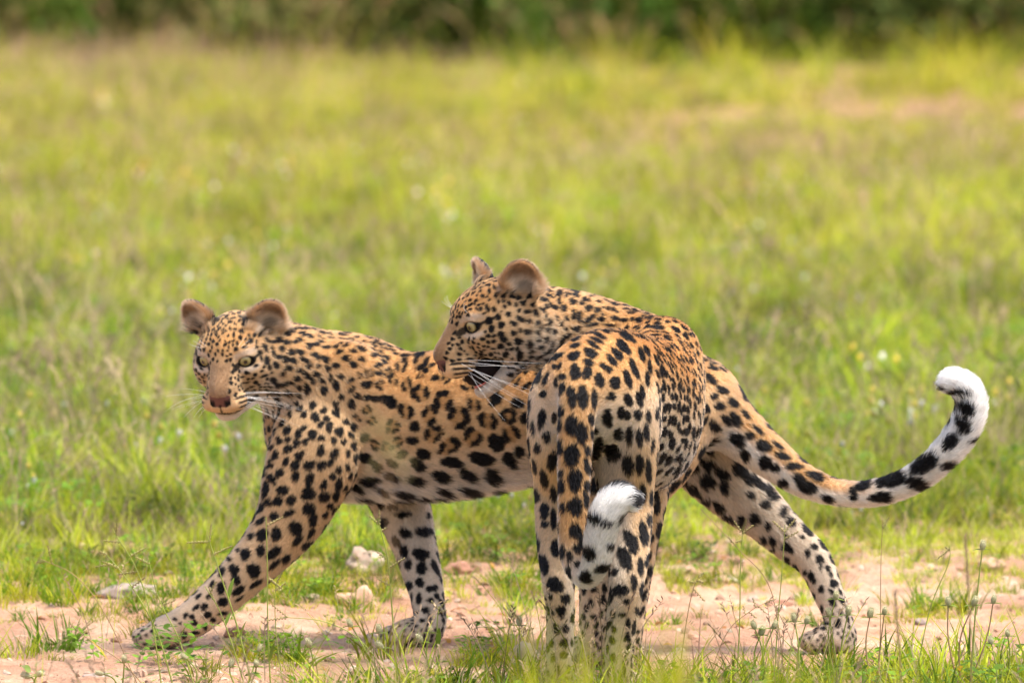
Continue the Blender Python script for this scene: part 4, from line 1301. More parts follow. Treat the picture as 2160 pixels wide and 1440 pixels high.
def build_leopard(spec):
    root = empty('leopard', spec['base'])
    props(root, spec['label'], 'leopard', 'leopards on the track')
    chains, head, ears = spec['chains'], spec['head'], spec['ears']
    hb = head_blobs(head, ears)
    lo = np.min([c.bbox(0.04)[0] for c in chains] + [b.bbox(0.03)[0] for b in hb], axis=0)
    hi = np.max([c.bbox(0.04)[1] for c in chains] + [b.bbox(0.03)[1] for b in hb], axis=0)
    hlo = np.min([b.bbox(0.0)[0] for b in hb if b.op == 'add'], axis=0)
    hhi = np.max([b.bbox(0.0)[1] for b in hb if b.op == 'add'], axis=0)
    F = Field(lo, hi, 0.0062, hlo, hhi, 0.0029)
    for c in chains: F.add_chain(c)
    for b in spec.get('blobs', []): F.add_blob(b)
    for b in hb: F.add_blob(b)
    V, Q = F.surface()
    del F
    # vertex normals
    fn = np.cross(V[Q[:, 2]] - V[Q[:, 0]], V[Q[:, 3]] - V[Q[:, 1]])
    N = np.zeros_like(V)
    for j in range(4): np.add.at(N, Q[:, j], fn)
    N = norm(N)
    # blended coat attributes
    W = np.zeros(len(V)); C = np.zeros((len(V), 3)); T = np.zeros((len(V), 3))
    FL = np.zeros(len(V)); SR = np.zeros(len(V)); ROS = np.zeros(len(V)); EL = np.zeros(len(V)); SP = np.zeros(len(V))
    for c in chains:
        d, t, s, v, tg = c.full(V)
        w = np.exp(-np.clip(d, -0.01, 1) / 0.011) * (d < 1)
        col, fl, sr, ros, el, sp = spec['coat'](c.name, t, s, v, V)
        W += w; C += w[:, None] * col; T += w[:, None] * tg; FL += w * fl; SR += w * sr; ROS += w * ros; EL += w * el; SP += w * sp
    q = head.loc(V)
    hd = np.min([b.dist(V) for b in hb if b.op == 'add'], axis=0)
    w = np.exp(-np.clip(hd, -0.01, 1) / 0.009) * sstep(-0.10, -0.055, q[:, 0] + 0.0 * q[:, 2])
    w = w + 40 * sstep(-0.03, 0.0, q[:, 0]) * (hd < 0.01) * (np.linalg.norm(q, axis=1) < 0.2)
    hc, hfl, hsp, earm = face_paint(head, ears, V, N, C, FL)
    w = w + 60 * earm * (np.linalg.norm(q, axis=1) < 0.2)
    ht = norm(q * np.array([0.6, 1, 1]) - np.array([0.12, 0, 0.0]))
    ht = ht @ head.ax
    W += w; C += w[:, None] * hc; T += w[:, None] * ht; FL += w * hfl
    SR += w * (0.0040 + 0.0024 * sstep(0.05, -0.05, q[:, 0])); EL += w * 1.25; SP += w * hsp
    HW = w / W
    C /= W[:, None]; T = norm(T); FL /= W; SR /= W; ROS /= W; EL /= W; SP /= W
    mott = vnoise(V, 60, 3)
    C = C * (0.90 + 0.2 * mott)[:, None]
    # spots by dart throwing on the surface
    cand = rng.permutation(len(V))[:26000]
    acc_c = np.zeros((4000, 3)); acc_r = np.zeros(4000); acc_n = np.zeros((4000, 3)); k = 0
    spots = []
    for s in spec.get('spots', lambda *_: [])(V, N):
        if k >= 3999: break
        acc_c[k], acc_r[k], acc_n[k] = s['c'], s['r'] * (0.45 + 0.55 * s['el']) * 1.12, s['n']; k += 1
        spots.append(s)
    GAP = spec.get('gap', 1.01)
    rel = V - CAM; dep_ = rel @ FWD
    pu = 1080 + FPX * (rel @ RIGHT) / dep_; pv = 720 - FPX * (rel @ UPV) / dep_
    seen = (N * norm(CAM - V)).sum(1) > 0.12
    for (x0, y0, x1, y1, dmax) in spec.get('nodart', []):
        SP = np.where(seen & (pu > x0) & (pu < x1) & (pv > y0) & (pv < y1) & (V[:, 1] < dmax), 0, SP)
    for i in cand:
        if SP[i] < 0.55: continue
        r = SR[i] * (0.78 + 0.44 * rng.random())
        if k:
            dd = acc_c[:k] - V[i]
            if ((dd ** 2).sum(1) < ((acc_r[:k] + r * (1 + (EL[i] - 1) * 0.5)) * GAP) ** 2).any(): continue
        n = N[i]
        u = norm(T[i] - n * (T[i] @ n))
        rot = rng.normal() * 0.3
        vv = np.cross(n, u)
        u2 = u * math.cos(rot) + vv * math.sin(rot); v2 = np.cross(n, u2)
        spots.append(dict(c=V[i].copy(), n=n, u=u2, v=v2, r=r, el=EL[i] * (0.85 + 0.35 * rng.random()), ros=float(rng.random() < ROS[i]),
                          w1=0.22 * rng.random(), w2=0.20 * rng.random(), p1=rng.random() * 6.28, p2=rng.random() * 6.28, p3=rng.random() * 6.28, lob=int(rng.integers(2, 5))))
        acc_c[k], acc_r[k], acc_n[k] = V[i], r * (1 + (EL[i] - 1) * 0.5), n; k += 1
        if k >= 3990: break
    colv, dk = shade_spots(V, N, spots, C)
    body = mesh_obj('body', V, Q, SKIN_MAT, root)
    a = body.data.attributes.new('coat', 'FLOAT_COLOR', 'POINT')
    a.data.foreach_set('color', np.concatenate([colv, np.ones((len(V), 1))], 1).astype(np.float32).ravel())
    # fur
    tri = np.concatenate([Q[:, [0, 1, 2]], Q[:, [0, 2, 3]]])
    A, B, Cc = V[tri[:, 0]], V[tri[:, 1]], V[tri[:, 2]]
    tn = np.cross(B - A, Cc - A)
    area = np.linalg.norm(tn, axis=1) * 0.5
    facing = (norm(tn) @ norm(CAM - V.mean(0)))
    dens = area * np.where(facing > -0.15, 1.0, 0.30) * (1 + 3.0 * HW[tri[:, 0]])
    dens *= FL[tri[:, 0]] > 0.0015
    cs = np.cumsum(dens); cs /= cs[-1]
    n = spec['strands']
    ti = np.searchsorted(cs, rng.random(n))
    r1, r2 = np.sqrt(rng.random(n)), rng.random(n)
    w0, w1, w2 = 1 - r1, r1 * (1 - r2), r1 * r2
    I = tri[ti]
    def ip(X):
        if X.ndim == 2: return w0[:, None] * X[I[:, 0]] + w1[:, None] * X[I[:, 1]] + w2[:, None] * X[I[:, 2]]
        return w0 * X[I[:, 0]] + w1 * X[I[:, 1]] + w2 * X[I[:, 2]]
    p, nn, tt, bc, fl, hw = ip(V), norm(ip(N)), norm(ip(T)), ip(C), ip(FL), ip(HW)
    hs = hw > 0.75
    fp, _, _, _ = face_paint(head, ears, p[hs], nn[hs], bc[hs], fl[hs])
    bc[hs] = fp * (0.90 + 0.2 * vnoise(p[hs], 60, 3))[:, None]
    sc, _ = shade_spots(p, nn, spots, bc)
    streak = vnoise(p, 190, 17)
    sc = sc * (0.66 + 0.42 * rng.random(n) + 0.26 * streak)[:, None]
    tt = norm(tt - nn * (tt * nn).sum(1, keepdims=True))
    side = np.cross(nn, tt)
    clump = vnoise(p, 90, 11) - 0.5
    tt = norm(tt + side * (0.5 * clump + 0.20 * rng.normal(size=n))[:, None])
    lift = (0.30 + 0.35 * rng.random(n) + 0.35 * (vnoise(p, 60, 5) - 0.5))[:, None]
    L = (fl * (0.65 + 0.6 * rng.random(n)))[:, None]
    d0 = norm(tt + nn * lift * 2.0); d1 = norm(tt + nn * lift); d2 = norm(tt + nn * lift * 0.3 + np.array([0, 0, -0.25]) * sstep(0.012, 0.03, L))
    pts = np.stack([p - nn * 0.0006, p + d0 * L * 0.3, p + d0 * L * 0.3 + d1 * L * 0.35, p + d0 * L * 0.3 + d1 * L * 0.35 + d2 * L * 0.35], 1)
    cu = bpy.data.hair_curves.new('fur')
    cu.add_curves([4] * n)
    cu.attributes['position'].data.foreach_set('vector', pts.astype(np.float32).ravel())
    rad = np.tile(np.array([0.42, 0.40, 0.30, 0.08]) * 0.001, (n, 1)) * np.where(hw > 0.5, 0.62, 1.0)[:, None] * spec.get('hair_w', 1.0)
    ra = cu.attributes.get('radius') or cu.attributes.new('radius', 'FLOAT', 'POINT')
    ra.data.foreach_set('value', rad.astype(np.float32).ravel())
    ca = cu.attributes.new('coat', 'FLOAT_COLOR', 'CURVE')
    ca.data.foreach_set('color', np.concatenate([sc, np.ones((n, 1))], 1).astype(np.float32).ravel())
    cu.materials.append(FUR_MAT)
    fur = bpy.data.objects.new('fur', cu)
    COL.objects.link(fur)
    fur.parent = body
    # eyes
    for s in (1, -1):
        e = EYE * np.array([1, s, 1]) + np.array([-0.0035, -0.002 * s, 0])
        bm_v, bm_f = sphere(EYE_R, 24, 16)
        eye = mesh_obj('eye', bm_v, bm_f, EYE_MAT, None)
        gz = norm(np.array([1.0, 0.42 * s, -0.02]) if spec.get('gaze') is None else np.asarray(spec['gaze']) * np.array([1, s, 1]))
        f = gz @ head.ax; u = norm(head.ax[2] - f * (head.ax[2] @ f)); l = np.cross(u, f)
        mt = Matrix(((f[0], l[0], u[0], 0), (f[1], l[1], u[1], 0), (f[2], l[2], u[2], 0), (0, 0, 0, 1)))
        wp = head.w(e)
        eye.parent = root
        eye.matrix_parent_inverse = Matrix.Translation(-root.location)
        eye.matrix_basis = Matrix.Translation(Vector(wp)) @ mt @ Matrix.Scale(head.sc, 4)
    if head.jaw > 0.05:
        hx = lambda lst: np.array([head.w(q_) for q_ in lst])
        g_ = head.jaw * 0.5
        sv, sf = sphere(1.0, 16, 10)
        sv = np.array(sv)
        def local_blob(c_, r_, pitch):
            a_ = sv * np.array(r_)
            return hx(np.stack([c_[0] + a_[:, 0] * math.cos(pitch) + a_[:, 2] * math.sin(pitch), c_[1] + a_[:, 1], c_[2] - a_[:, 0] * math.sin(pitch) + a_[:, 2] * math.cos(pitch)], 1))
        mesh_obj('mouth_lining', local_blob((0.055, 0, -0.082), (0.052, 0.032, 0.030), g_), sf, MOUTH_MAT, root)
        ca_, sa_ = math.cos(head.jaw), math.sin(head.jaw)
        jr_ = lambda q_: (q_[0] * ca_ + (q_[2] + 0.045) * sa_, q_[1], -0.045 - q_[0] * sa_ + (q_[2] + 0.045) * ca_)
        mesh_obj('tongue', local_blob(jr_((0.078, 0.003, -0.068)), (0.036, 0.019, 0.0065), head.jaw - 0.06), sf, TONGUE_MAT, root)
        for s in (1, -1):
            tv, tf = tube(hx([jr_((0.107, 0.0135 * s, -0.080)), jr_((0.109, 0.0145 * s, -0.071)), jr_((0.108, 0.014 * s, -0.063))]), [0.0032, 0.0024, 0.0003], 6)
            mesh_obj('tooth', tv, tf, TOOTH_MAT, root)
    # whiskers
    for s in (1, -1):
        for row in range(4):
            for j in range(3):
                b = np.array([0.100 + 0.007 * j - 0.002 * row, (0.037 - 0.004 * j) * s, -0.046 - 0.0075 * row])
                a0 = norm(np.array([-0.05 + 0.18 * rng.normal(), 1.0 * s, 0.10 - 0.16 * row + 0.13 * rng.normal()]))
                Lw = 0.07 + 0.10 * rng.random() - 0.008 * row
                tq = np.linspace(0, 1, 9)[:, None]
                back = np.array([-0.62, 0.0, -0.55]) + rng.normal(size=3) * 0.12
                w_ = b + a0 * tq * Lw * 0.8 + back * tq ** 1.7 * Lw * 0.75
                wv, wf = tube(np.array([head.w(x) for x in w_]), np.linspace(0.00048, 0.00012, 9), 4)
                mesh_obj('whisker', wv, wf, WHISKER_MAT, root)
        for j in range(3):
            b = np.array([0.068, (0.030 + 0.006 * j) * s, 0.040])
            a0 = norm(np.array([0.5, 0.5 * s, 0.9 - 0.2 * j]))
            tq = np.linspace(0, 1, 7)[:, None]
            w_ = b + a0 * tq * 0.05 + np.array([-0.02, 0, -0.012]) * tq ** 2
            wv, wf = tube(np.array([head.w(x) for x in w_]), np.linspace(0.0004, 0.00015, 7), 4)
            mesh_obj('whisker', wv, wf, WHISKER_MAT, root)
    print('leopard', len(V), 'verts', len(spots), 'spots')
    return root, head

def nd(px, py, Y, rw, rh=None):
    """chain node from a photo point, depth and radii in photo pixels"""
    rh = rw if rh is None else rh
    return np.concatenate([P(px, py, Y), [M(rw, Y), M(rh, Y)]])

def gn(px, Y, zc, rw, rh=None):
    """chain node at height zc (m) above the ground, radii in metres"""
    rh = rw if rh is None else rh
    p = P(px, 720, Y); p[2] = zc
    return np.concatenate([p, [rw, rh]])

def paw(px, Y, fwd, side, size=1.0, z=0.0):
    """broad foot with four toes: blobs"""
    c = P(px, 720, Y); c[2] = z
    f = norm(fwd); s = norm(side); u = np.cross(f, s); u = u if u[2] > 0 else -u
    ax = [f, s, np.array([0, 0, 1.0])]
    out = [Blob(c + np.array([0, 0, 0.030]) * size, np.array([0.050, 0.040, 0.030]) * size, ax, 0.016)]
    for i, a in enumerate((-1.5, -0.5, 0.5, 1.5)):
        off = f * (0.050 - 0.007 * abs(a)) + s * 0.0225 * a
        out.append(Blob(c + off * size + np.array([0, 0, 0.021]) * size, np.array([0.025, 0.0122, 0.0215]) * size, ax, 0.003))
    return out

def coat(name, t, s, v, V, ribs=False, late=0.0):
    """base colour, fur length, spot radius, rosette chance, spot elongation, spot presence"""
    n = len(t); one = np.ones(n)
    fl, sr, ros, el, sp = 0.009 * one, 0.013 * one, 0 * one, 1.25 * one, one
    if name == 'torso':
        c = mixc(TAN, ORANGE, sstep(0.05, 0.75, v))
        c = mixc(c, PALE, sstep(-0.15, -0.60, v)); c = mixc(c, WHITE, sstep(-0.62, -0.95, v))
        fl = 0.0088 + 0.019 * sstep(-0.40, -0.95, v)
        sr = lerp(0.0085, 0.0205, sstep(0.85, 0.25, v) * sstep(0.14, 0.40, t))
        sr = lerp(sr, 0.0165, sstep(-0.3, -0.6, v))
        ros = 0.92 * sstep(0.80, 0.55, v) * sstep(-0.55, -0.35, v) * sstep(0.10, 0.30, t)
        el = lerp(1.2, 1.6, sstep(-0.45, -0.75, v))
        if ribs:
            sr = lerp(0.0100, 0.0135, sstep(0.5, 0.8, t)); ros = 0 * one
            c = mixc(c, PALE, sstep(0.30, -0.25, v)); c = mixc(c, lerp(PALE, WHITE, 0.6), sstep(-0.25, -0.75, v)); fl = 0.009 + 0.006 * sstep(-0.3, -0.8, v); sr = np.where(v < -0.1, 0.0125, sr)
    elif name == 'neck':
        c = mixc(TAN, ORANGE, sstep(0.0, 0.7, v)); c = mixc(c, PALE, sstep(-0.2, -0.7, v)); c = mixc(c, WHITE, sstep(-0.6, -0.95, v))
        fl = 0.0090 + 0.016 * sstep(-0.3, -0.9, v)
        sr = lerp(0.0075, 0.0062, t) * one; el = 1.5 * one
    elif name == 'tail':
        t = np.clip(t - late, 0, 1)
        c = mixc(WHITE, ORANGE, sstep(-0.35, 0.35, v) * sstep(0.75, 0.40, t)); c = mixc(c, WHITE * 0.86, sstep(0.50, 0.66, t)); c = mixc(c, SNOW, sstep(0.72, 0.86, t))
        fl = 0.011 + 0.009 * sstep(0.45, 0.9, t)
        sr = lerp(0.0150, 0.0190, sstep(0.3, 0.6, t)); el = lerp(1.25, 1.7, sstep(0.35, 0.6, t))
        sp = np.where(t > 0.62, (v > -0.15) * (t < 0.955), 1.0) * np.where(v < -0.75, 0, 1.0)
    else:
        outer = s if name.endswith('left') else -s
        c = mixc(lerp(PALE, WHITE, 0.25) * 0.86, TAN, sstep(-0.65, 0.25, outer))  # inner legs: pale fur, dulled so the body's shade is in the colour
        c = mixc(c, PALE, sstep(0.35, 0.9, t) * 0.65)
        fl = 0.0090 - 0.0048 * sstep(0.5, 0.92, t) - 0.0016 * sstep(0.94, 0.99, t)
        big = 0.0148 if name.startswith('hind') else 0.0130
        sr = lerp(lerp(big, 0.0068, sstep(0.55, 0.93, t)), 0.0042, sstep(0.93, 0.97, t)); el = 1.35 * one
        if name.startswith('fore'): sr = np.minimum(sr, lerp(0.0088, 0.0130, sstep(0.15, 0.45, t))); el = lerp(1.15, 1.35, sstep(0.2, 0.5, t))
        c = mixc(c, np.array([0.42, 0.31, 0.22]), sstep(0.90, 0.99, t) * 0.6)
        if name.startswith('hind'):
            fl = fl + 0.006 * sstep(0.1, -0.6, outer) * sstep(0.7, 0.3, t)
    return c, fl, sr, ros, el, sp

# spots read off the photograph: origin, scale, rosette?, (x, y, half length, half width, angle)
RIGHT_SPOTS = [(1080, 640, 3.273, 0, [
    (430,360,45,28,-25),(545,340,55,28,30),(440,470,55,36,85),(520,475,45,33,85),(530,405,40,25,25),(350,500,25,22,0),(415,640,75,32,88),(490,640,85,34,88),(570,650,70,22,88),(350,580,45,22,100),(305,540,40,15,95),
    (605,525,50,32,75),(715,545,42,38,60),(690,640,32,28,0),(215,625,25,22,0),(665,795,62,34,85),(757,755,45,26,95),(797,770,34,22,80),(870,765,35,30,60),(805,665,48,26,75),(412,830,72,38,95),(478,885,78,38,95),(345,735,40,20,95),(335,830,45,18,95),
    (545,790,38,22,90),(545,885,35,15,90),(205,790,65,25,98),(240,910,40,25,80),(415,1040,82,48,88),(340,985,55,20,88),(515,1005,40,20,88),(435,1210,80,45,90),(345,1160,30,15,90),(345,1250,55,22,90),(510,1110,55,20,85),(510,1245,40,18,90),(435,1390,65,48,90),
    (355,1400,40,16,90),(505,1340,60,20,85),(670,150,45,10,5),(645,190,45,14,25),(610,225,50,14,30),(590,255,50,14,25),(565,285,50,16,35),(440,245,45,16,-20),(440,290,40,14,-15),(475,205,50,14,-10),(545,145,55,12,-10),(350,240,60,18,-40),(300,310,65,16,-40),(315,365,50,18,-30),
    (205,400,35,15,-60),(295,435,20,18,0),(330,430,30,12,-60),(190,510,50,16,-65),(235,520,50,16,-65),(800,235,65,22,35),(770,300,65,28,45),(730,350,50,26,50),(690,390,55,20,45),(632,430,26,20,30),(672,455,26,22,30),(895,355,50,20,75),(845,450,75,22,70),(800,520,75,22,70),(935,520,55,16,85),
    (900,610,50,18,75),(880,660,55,22,75),(950,440,55,14,85),(930,330,40,18,60),(940,770,45,16,85),(925,880,65,20,88),(880,920,62,22,85),(815,905,62,24,92),(740,905,45,33,80),(695,1020,58,48,10),(800,1100,75,32,85),(880,1095,65,28,85),(940,1140,80,20,88),(965,970,50,14,95),(595,1000,80,34,100),
    (280,1080,75,30,100),(180,990,40,22,80),(150,850,50,14,85),(160,1110,50,14,85),(225,1210,60,24,80),(170,1310,50,20,80),(955,1330,55,14,90),(900,1310,65,22,88),(290,790,40,18,95),(130,690,45,10,90),
    (1030,480,40,14,80),(1035,590,30,14,-60),(1045,650,30,22,-30),(1060,720,35,24,-60),(1050,795,30,20,0),(1030,910,35,20,-60),(1110,580,28,12,80),(1105,645,25,14,80),(1150,580,35,10,90),(1140,500,35,10,80),(1185,600,20,10,90),(1210,660,28,12,90),(1150,715,45,14,100),(1210,735,24,12,90),(1115,810,35,24,80),
    (1205,795,28,22,0),(1160,880,35,14,60),(1190,885,25,14,90),(1185,945,25,18,0),(1250,620,35,10,90),(1260,710,35,10,85),(1255,770,30,10,90),(1250,890,45,14,95),(1090,905,30,20,70),(1000,165,55,16,5),(940,100,30,14,5),(870,115,20,25,90),(825,110,18,14,0),(815,65,25,10,10),(520,30,25,18,-20),(585,45,20,16,0),
    (350,35,22,18,10),(460,90,40,14,80),(420,75,40,14,88),(530,100,45,14,-25),(85,195,18,16,0),(180,170,12),(240,130,14,18),(270,190,16,12)]),
  (1080, 960, 3.0, 0, [
    (150,70,40,14,80),(205,140,60,22,75),(165,240,40,14,60),(140,380,50,12,90),(210,345,50,28,100),(210,430,25,20,0),(265,240,55,20,80),(265,400,65,20,90),(275,585,50,30,90),(170,560,45,12,90),(205,685,65,26,80),(275,815,50,45,60),(185,890,28,14,80),(235,890,26,22,0),(150,690,40,8,90),
    (740,60,65,28,85),(805,60,60,22,88),(860,110,55,18,85),(825,220,55,18,88),(870,270,45,10,90),(680,455,55,24,85),(755,545,80,36,70),(830,490,75,28,80),(860,400,40,14,95),(715,650,80,36,75),(810,700,55,20,85),(860,650,55,20,105),(870,725,40,16,100),(690,850,45,38,0),(770,800,60,18,88),(820,850,55,16,88),
    (700,1005,25,14,0),(610,1070,40,16,-60),(645,1095,28,14,80),(790,980,30,14,80),(730,920,25,18,0),(655,730,28,18,-60),(490,640,40,38,0),(465,775,38,36,0),(560,725,45,24,-20),(525,425,36,30,0),(590,450,35,20,20),(775,285,45,34,70),(610,600,30,15,80),(440,530,50,22,90),(410,580,28,28,0),(365,630,40,18,90),
    (355,735,45,20,90),(410,680,25,18,0),(325,600,50,14,90),(400,470,50,34,85)]),
  (880, 520, 4.0, 0, [
    (700,665,25,22,0),(620,695,28,18,90),(800,650,25,18,30),(760,575,22,16,30),(675,600,22,18,90),(600,630,28,22,60),(640,535,20,14,60),(585,525,26,16,60),(545,425,16,13,0),(600,385,20,12,90),(640,350,18,12,60),(655,420,20,12,80),(600,455,10),(675,470,16,10,80),(730,510,16,13,60),(700,550,8),(905,720,22,18,90),
    (800,730,20,18,0),(850,710,18,10,90),(700,745,28,22,60),(720,785,26,18,0),(840,800,30,22,20),(765,820,18,12,0),(695,840,24,18,0),(920,825,32,16,75),(550,780,20,12,0),(595,805,14,12,0),(735,905,22,20,0),(615,905,16,14,0),(680,895,9),(850,915,36,22,90),(705,960,14,12,0),(535,905,16,12,0),(875,1005,22,18,0),(975,1020,30,14,90),
    (780,1075,24,16,0),(885,1100,30,22,-30),(990,785,30,12,90),(920,635,16,14,0),(1090,640,28,16,110),(1065,590,28,8,90),(1165,600,24,10,90),(1130,715,22,18,110),(1020,690,16,12,90),(965,680,16,8,90),(1105,820,30,12,90),(1315,575,36,16,90),(1360,590,36,18,100),(1225,520,26,22,60),(1190,465,22,18,60),(1130,335,22,18,-30),
    (1105,295,18,15,0),(1185,400,28,22,80),(1300,465,26,20,30),(1325,385,26,16,20),(1290,370,18,15,30),(1240,420,14,10,90),(1435,520,30,20,-20),(1510,535,24,20,0),(1410,450,32,16,10),(1440,610,50,18,-35),(1560,570,18,10,0),(1205,650,24,10,110),(1245,695,16,14,0),(360,595,14,10,0),(500,530,18,8,40),(530,530,16,12,90),(470,855,20,8,60),
    (445,850,12,6,40),(430,810,12,6,30),(395,880,8,6,0),(420,910,10,6,0),(490,915,10,6,0),(515,820,12,8,0),(560,870,14,6,0),(635,860,18,7,0),(650,930,12,8,0)])]
LEFT_SPOTS = [(540, 640, 3.273, 1, [
    (1130,400,62,50,100),(1130,620,62,58,60),(1290,670,66,60,0),(1030,745,56,48,60),(1195,770,68,52,90),(1395,785,84,66,60),(1595,810,66,56,30),(1740,775,56,52,0),(1755,900,60,56,90),(1490,920,66,58,60),(1220,900,64,56,-30),(1330,985,78,52,-30),(840,450,42,36,80),(905,480,36,34,0),(1000,430,56,36,120),(650,560,52,30,100),
    (770,480,40,26,90),(850,560,40,28,80),(940,530,42,30,60),(1035,560,50,32,110),(1330,430,50,40,100),(1460,560,55,45,60),(1500,700,50,42,80)]),
  (540, 640, 3.273, 0, [
    (1655,960,62,54,40),(1345,1095,74,36,10),(1550,1070,90,42,10),(1740,1080,58,42,60),(1810,1025,44,32,90),(1265,1190,60,40,20),(1445,1180,58,36,30),(1610,1190,62,45,20),(1150,1040,52,36,20),(1090,850,36,34,0),(1075,945,48,25,10),(1110,1110,60,35,30),(1080,1215,62,32,0),(915,1190,52,26,20),(985,1300,78,26,10),(1270,1285,56,22,20),
    (1440,1280,70,32,10),(1640,1285,52,20,0),(1645,660,52,40,-60),(1800,690,50,32,20),(1850,790,40,34,90),(840,1280,50,22,30),(930,1100,40,26,30),(1000,1040,42,26,-30)]),
  (260, 1020, 2.919, 0, [
    (985,35,36,30,0),(895,110,28,22,0),(1035,95,34,28,-30),(1140,55,46,38,-30),(1240,75,38,30,-20),(1145,150,42,35,-20),(1025,175,40,20,-30),(1170,220,45,24,100),(1245,185,26,14,-40),(1275,130,22,18,0),(1065,270,46,38,80),(945,305,42,30,80),(860,310,42,32,-45),(790,320,24,18,-50),(850,225,38,16,-40),(930,195,32,22,-30),(930,420,52,28,-35),(850,405,36,28,100),
    (755,430,38,30,80),(710,405,14,11,0),(660,460,17,14,0),(1075,345,48,18,-45),(805,530,46,38,60),(685,525,33,29,0),(935,490,48,16,-40),(695,590,33,27,70),(610,540,36,17,110),(550,615,24,15,110),(605,640,42,25,100),(710,655,46,22,-30),(820,610,46,15,-30),(715,705,32,10,-35),(465,690,24,11,-45),(530,690,24,13,-30),(615,725,34,27,-20),(500,755,26,20,-40),
    (450,760,28,13,-40),(520,805,31,19,-40),(425,815,19,15,0),(440,855,20,17,0),(505,880,20,14,90),(445,915,28,13,-10),(555,835,18,16,0),(615,795,32,13,-10),(375,930,28,17,80),(385,810,21,13,120),(320,830,17,10,20),(350,855,11,8,0),
    (1735,300,42,26,10),(1850,290,52,30,0),(1830,430,50,34,5),(1680,350,36,22,60),(1755,495,33,22,80),(1695,490,38,13,80),(1825,605,30,25,60),(1760,625,28,21,70),(1885,645,24,19,0),(1915,640,22,20,0),(1820,705,36,17,100),(1890,715,20,17,0),(1860,775,27,18,0),(1810,790,10),(1840,840,19,12,0),(1720,185,56,18,-5),(1600,235,34,28,0),(1875,190,16)]),
  (1420, 740, 3.0, 0, [
    (230,175,46,25,35),(180,225,36,20,70),(305,245,42,22,25),(255,285,26,20,0),(290,345,36,25,20),(210,360,36,20,60),(375,325,42,24,35),(335,435,42,25,50),(390,430,52,28,60),(260,470,42,28,60),(455,400,42,15,45),(480,530,32,24,20),(530,495,52,15,40),(400,555,62,36,35),(565,595,52,34,15),(450,655,42,28,60),(655,595,46,14,45),(685,660,46,22,15),
    (575,700,46,38,60),(640,735,32,26,30),(755,725,52,24,5),(690,830,36,24,20),(795,810,52,30,45),(845,860,62,35,10),(895,790,66,24,20),(970,930,46,20,20),(1130,905,38,28,80),(1190,855,56,26,-10),(1370,820,92,44,-15),(1305,925,72,30,5),(1530,845,72,36,15),(1580,730,95,42,-30),(1745,590,60,36,-50),(1725,735,44,26,-20),(1825,490,50,42,60),(1880,580,32,18,-10),
    (1855,390,50,42,60),(1825,280,58,24,8),(1720,235,26,15,40)]),
  (1420, 980, 3.131, 0, [
    (440,365,42,26,90),(600,255,32,30,0),(770,370,36,28,60),(740,465,20,14,90),(590,490,30,19,60),(650,500,36,22,60),(745,630,30,22,90),(930,540,26,20,0),(850,475,16,14,0),(885,580,32,17,90),(965,620,32,24,60),(1020,680,22,17,90),(1040,720,20,14,60),(975,670,30,11,90),(650,555,18,15,0),(870,710,16,14,0),(620,400,34,20,60),(500,190,36,20,40)]),
  (320, 580, 4.0, 0, [
    (755,480,22,14,20),(745,535,18,13,60),(780,430,24,17,20),(860,515,16,14,0),(905,515,14,12,0),(965,550,28,13,35),(830,560,20,17,60),(945,615,30,17,60),(1010,640,40,12,80),(965,725,32,17,85),(985,775,24,12,80),(1040,760,26,21,30),(905,655,22,12,60),(920,705,24,9,70),(880,765,18,10,-10),(870,840,16,12,0),(925,810,14,8,-20),(945,850,26,9,-20),(875,905,18,13,0),(1015,885,22,18,0),
    (780,610,22,9,-10),(690,510,20,9,90),(520,470,20,8,-40),(515,400,22,15,-60),(685,590,14,8,90),(635,685,10,8,0),(665,670,12,8,0),(510,610,16,7,90),(420,790,18,7,30),(400,830,16,7,40),(430,860,16,7,30),(760,860,20,6,-15),(800,905,22,6,-15),(840,940,22,6,-15),(770,910,16,6,-10),(850,870,14,7,-20),(600,640,10,8,40),(640,640,10,7,0),(560,640,12,8,60),(575,555,12,6,-50),(620,560,12,6,60),(650,610,14,7,90),
    (600,350,14,7,-30),(640,380,14,7,20),(700,290,20,10,-30),(560,440,14,7,-50),(600,470,14,7,-40),(660,460,14,7,60),(700,420,16,8,40),(740,360,16,9,30),(720,580,18,9,80)])]

